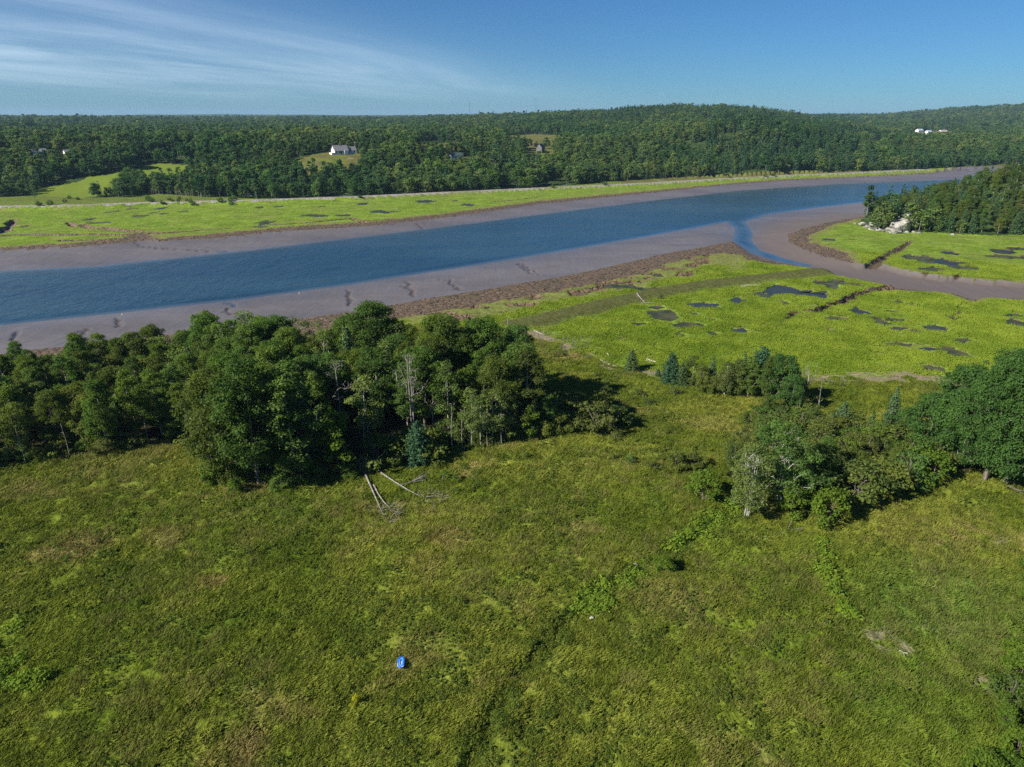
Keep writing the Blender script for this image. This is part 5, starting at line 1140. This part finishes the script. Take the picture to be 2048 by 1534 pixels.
for i, (L_, wd, wl, rf, lab) in enumerate([(18, 9, WALLW, ROOFB, 'distant white building with a pale blue roof, leftmost of the far farm'), (14, 8, WALLW, ROOFB, 'small distant building with blue roof beside the far grey barn'), (24, 8, WALLW, WALLT, 'distant long white barn with a tan roof at the far farm'), (16, 9, WALLT, ROOFG, 'lone distant building with grey roof right of the far farm'), (14, 9, WALLW, ROOFG, 'tiny white distant house above the far farm')]):
    e = thing('farm_building', lab, 'barn', tuple(hp[6 + i]), R(25)); gable(e, -L_ / 2, L_ / 2, -wd / 2, wd / 2, 5 if i < 3 else 3.5, 3.5, wl, rf, windows=False)
def pole(p, h, label):
    T = Tubes(); T.add([(0, 0, -.5), (0, 0, h)], [.16, .11], 6); T.add([(-1.1, 0, h - .6), (1.1, 0, h - .6)], [.07, .07], 4)
    e = thing('utility_pole', label, 'utility pole', tuple(p)); obj('pole', T.mesh('pole', DRIFT), e)
for q, lab in zip(GB([(711, 306), (757, 304)]), ('pale utility pole at the right end of the white farmhouse', 'pale utility pole among trees right of the farmhouse clearing')): pole(q, 10, lab)
for px_, R_, top_, lab in ((940, 2150, 206, 'left thin radio mast on the skyline'), (1071, 2300, 196, 'right taller radio mast on the skyline with a wider head')):
    u_ = (px_ - 1024) / 1365.333; Y = R_; X = u_ * (CP * Y + 18); zb = ground_z(X, Y); ang = PITCH - math.atan((767 - top_) / 1365.333); zt = H - math.hypot(X, Y) * math.tan(ang); T = Tubes(); w = 1.0; hh = zt - zb
    for k in range(3): a = k * 2.094; T.add([(w * math.cos(a), w * math.sin(a), -1), (w * math.cos(a), w * math.sin(a), hh)], [.16, .16], 3)
    for i in range(int(hh / 2.5)):
        for k in range(3): a = k * 2.094; b = (k + 1) * 2.094; T.add([(w * math.cos(a), w * math.sin(a), i * 2.5), (w * math.cos(b), w * math.sin(b), i * 2.5 + 2.5)], [.08, .08], 3)
    e = thing('radio_mast', lab, 'mast', (X, Y, zb)); obj('lattice', T.mesh('lattice', STEEL), e)
    A_ = Tubes()
    for k in range(4 if px_ > 1000 else 2): a = k * 1.571; A_.add([(1.8 * math.cos(a), 1.8 * math.sin(a), hh - 4), (1.8 * math.cos(a), 1.8 * math.sin(a), hh)], [.4, .4], 5)
    A_.add([(0, 0, hh), (0, 0, hh + 3)], [.2, .1], 4); obj('antennas', A_.mesh('antennas', STEEL), e)

# ------------------------------------------------------------------ inflatable boat on the meadow
BLUE = plain('blue_vinyl', (.02, .16, .72), .3, 3, .85); LBLUE = plain('pale_blue_vinyl', (.16, .42, .85), .3, 3, .9); WHT = plain('white_vinyl', (.75, .76, .80), .35, 3, .9); DARKV = plain('dark_vinyl_hole', (.02, .03, .03), .5)
p = GB([(803, 1333)])[0]; e = thing('inflatable_boat', 'small blue inflatable boat lying on the rough grass', 'inflatable boat', (p[0], p[1], p[2] + .42), R(6))
def ring(a, b, r, z, n=40, sq=3.2):
    T = Tubes(); th = np.linspace(0, 2 * math.pi, n + 1); pw = 2 / sq
    pts = np.column_stack([a * np.sign(np.cos(th)) * np.abs(np.cos(th)) ** pw, b * np.sign(np.sin(th)) * np.abs(np.sin(th)) ** pw, np.full(n + 1, z)])
    T.add(pts, [r] * (n + 1), 10); return T
obj('outer_tube', ring(.26, .60, .115, .10).mesh('outer_tube', BLUE), e); obj('inner_tube', ring(.13, .44, .05, .14).mesh('inner_tube', LBLUE), e)
V, F = [], []; box(V, F, -.22, .22, -.55, .55, .02, .05); obj('floor', mesh('floor', V, F, BLUE), e)
T = Tubes(); T.add([(-.05, -.40, .08), (-.04, .22, .08)], [.035, .035], 8); T.add([(.07, -.40, .08), (.05, .2, .08)], [.03, .03], 8); obj('seat_ribs', T.mesh('seat_ribs', WHT), e)
V, F = [], []; box(V, F, -.11, .11, .28, .38, .07, .09); obj('cup_hole', mesh('cup_hole', V, F, DARKV), e)
T = Tubes(); T.add([(-.27, -.62, .20), (-.28, -.2, .225), (-.27, -.1, .22)], [.03, .03, .02], 6); T.add([(.25, -.60, .2), (.16, -.66, .19), (.06, -.68, .2)], [.04, .04, .03], 6); obj('grab_straps', T.mesh('grab_straps', WHT), e)

# ------------------------------------------------------------------ gulls on the mud by the water
for i, q in enumerate(GB([(243, 624.5), (598, 583)])):
    V = []; T = Tubes(); T.add([(-.3, 0, .22), (-.12, 0, .25), (.1, 0, .28), (.2, 0, .36), (.27, 0, .40), (.36, 0, .38)], [.02, .09, .10, .06, .06, .015], 7); T.add([(.02, .03, 0), (.02, .03, .22)], [.01, .012], 3); T.add([(.02, -.03, 0), (.02, -.03, .22)], [.01, .012], 3)
    o = obj('gull', T.mesh('gull', WHT), loc=(q[0], q[1], max(q[2], ZW + .02))); o.scale = (.8,) * 3; o['category'] = 'bird'; o['label'] = ['white gull on the mud at the water line near the left', 'white gull standing at the water line above the middle wood'][i]

# ------------------------------------------------------------------ the air
V, F = [], []; box(V, F, -15900, 15900, -15900, 15900, -9.2, 210)
hz = bpy.data.materials.new('haze'); hz.use_nodes = True; t = hz.node_tree; t.nodes.clear(); o_ = t.nodes.new('ShaderNodeOutputMaterial'); pv = t.nodes.new('ShaderNodeVolumePrincipled')
pv.inputs['Color'].default_value = (.45, .70, 1.0, 1); pv.inputs['Density'].default_value = 5.6e-5; pv.inputs['Anisotropy'].default_value = .1; t.links.new(pv.outputs[0], o_.inputs['Volume'])
obj('haze', mesh('haze', V, F, hz), kind='stuff')
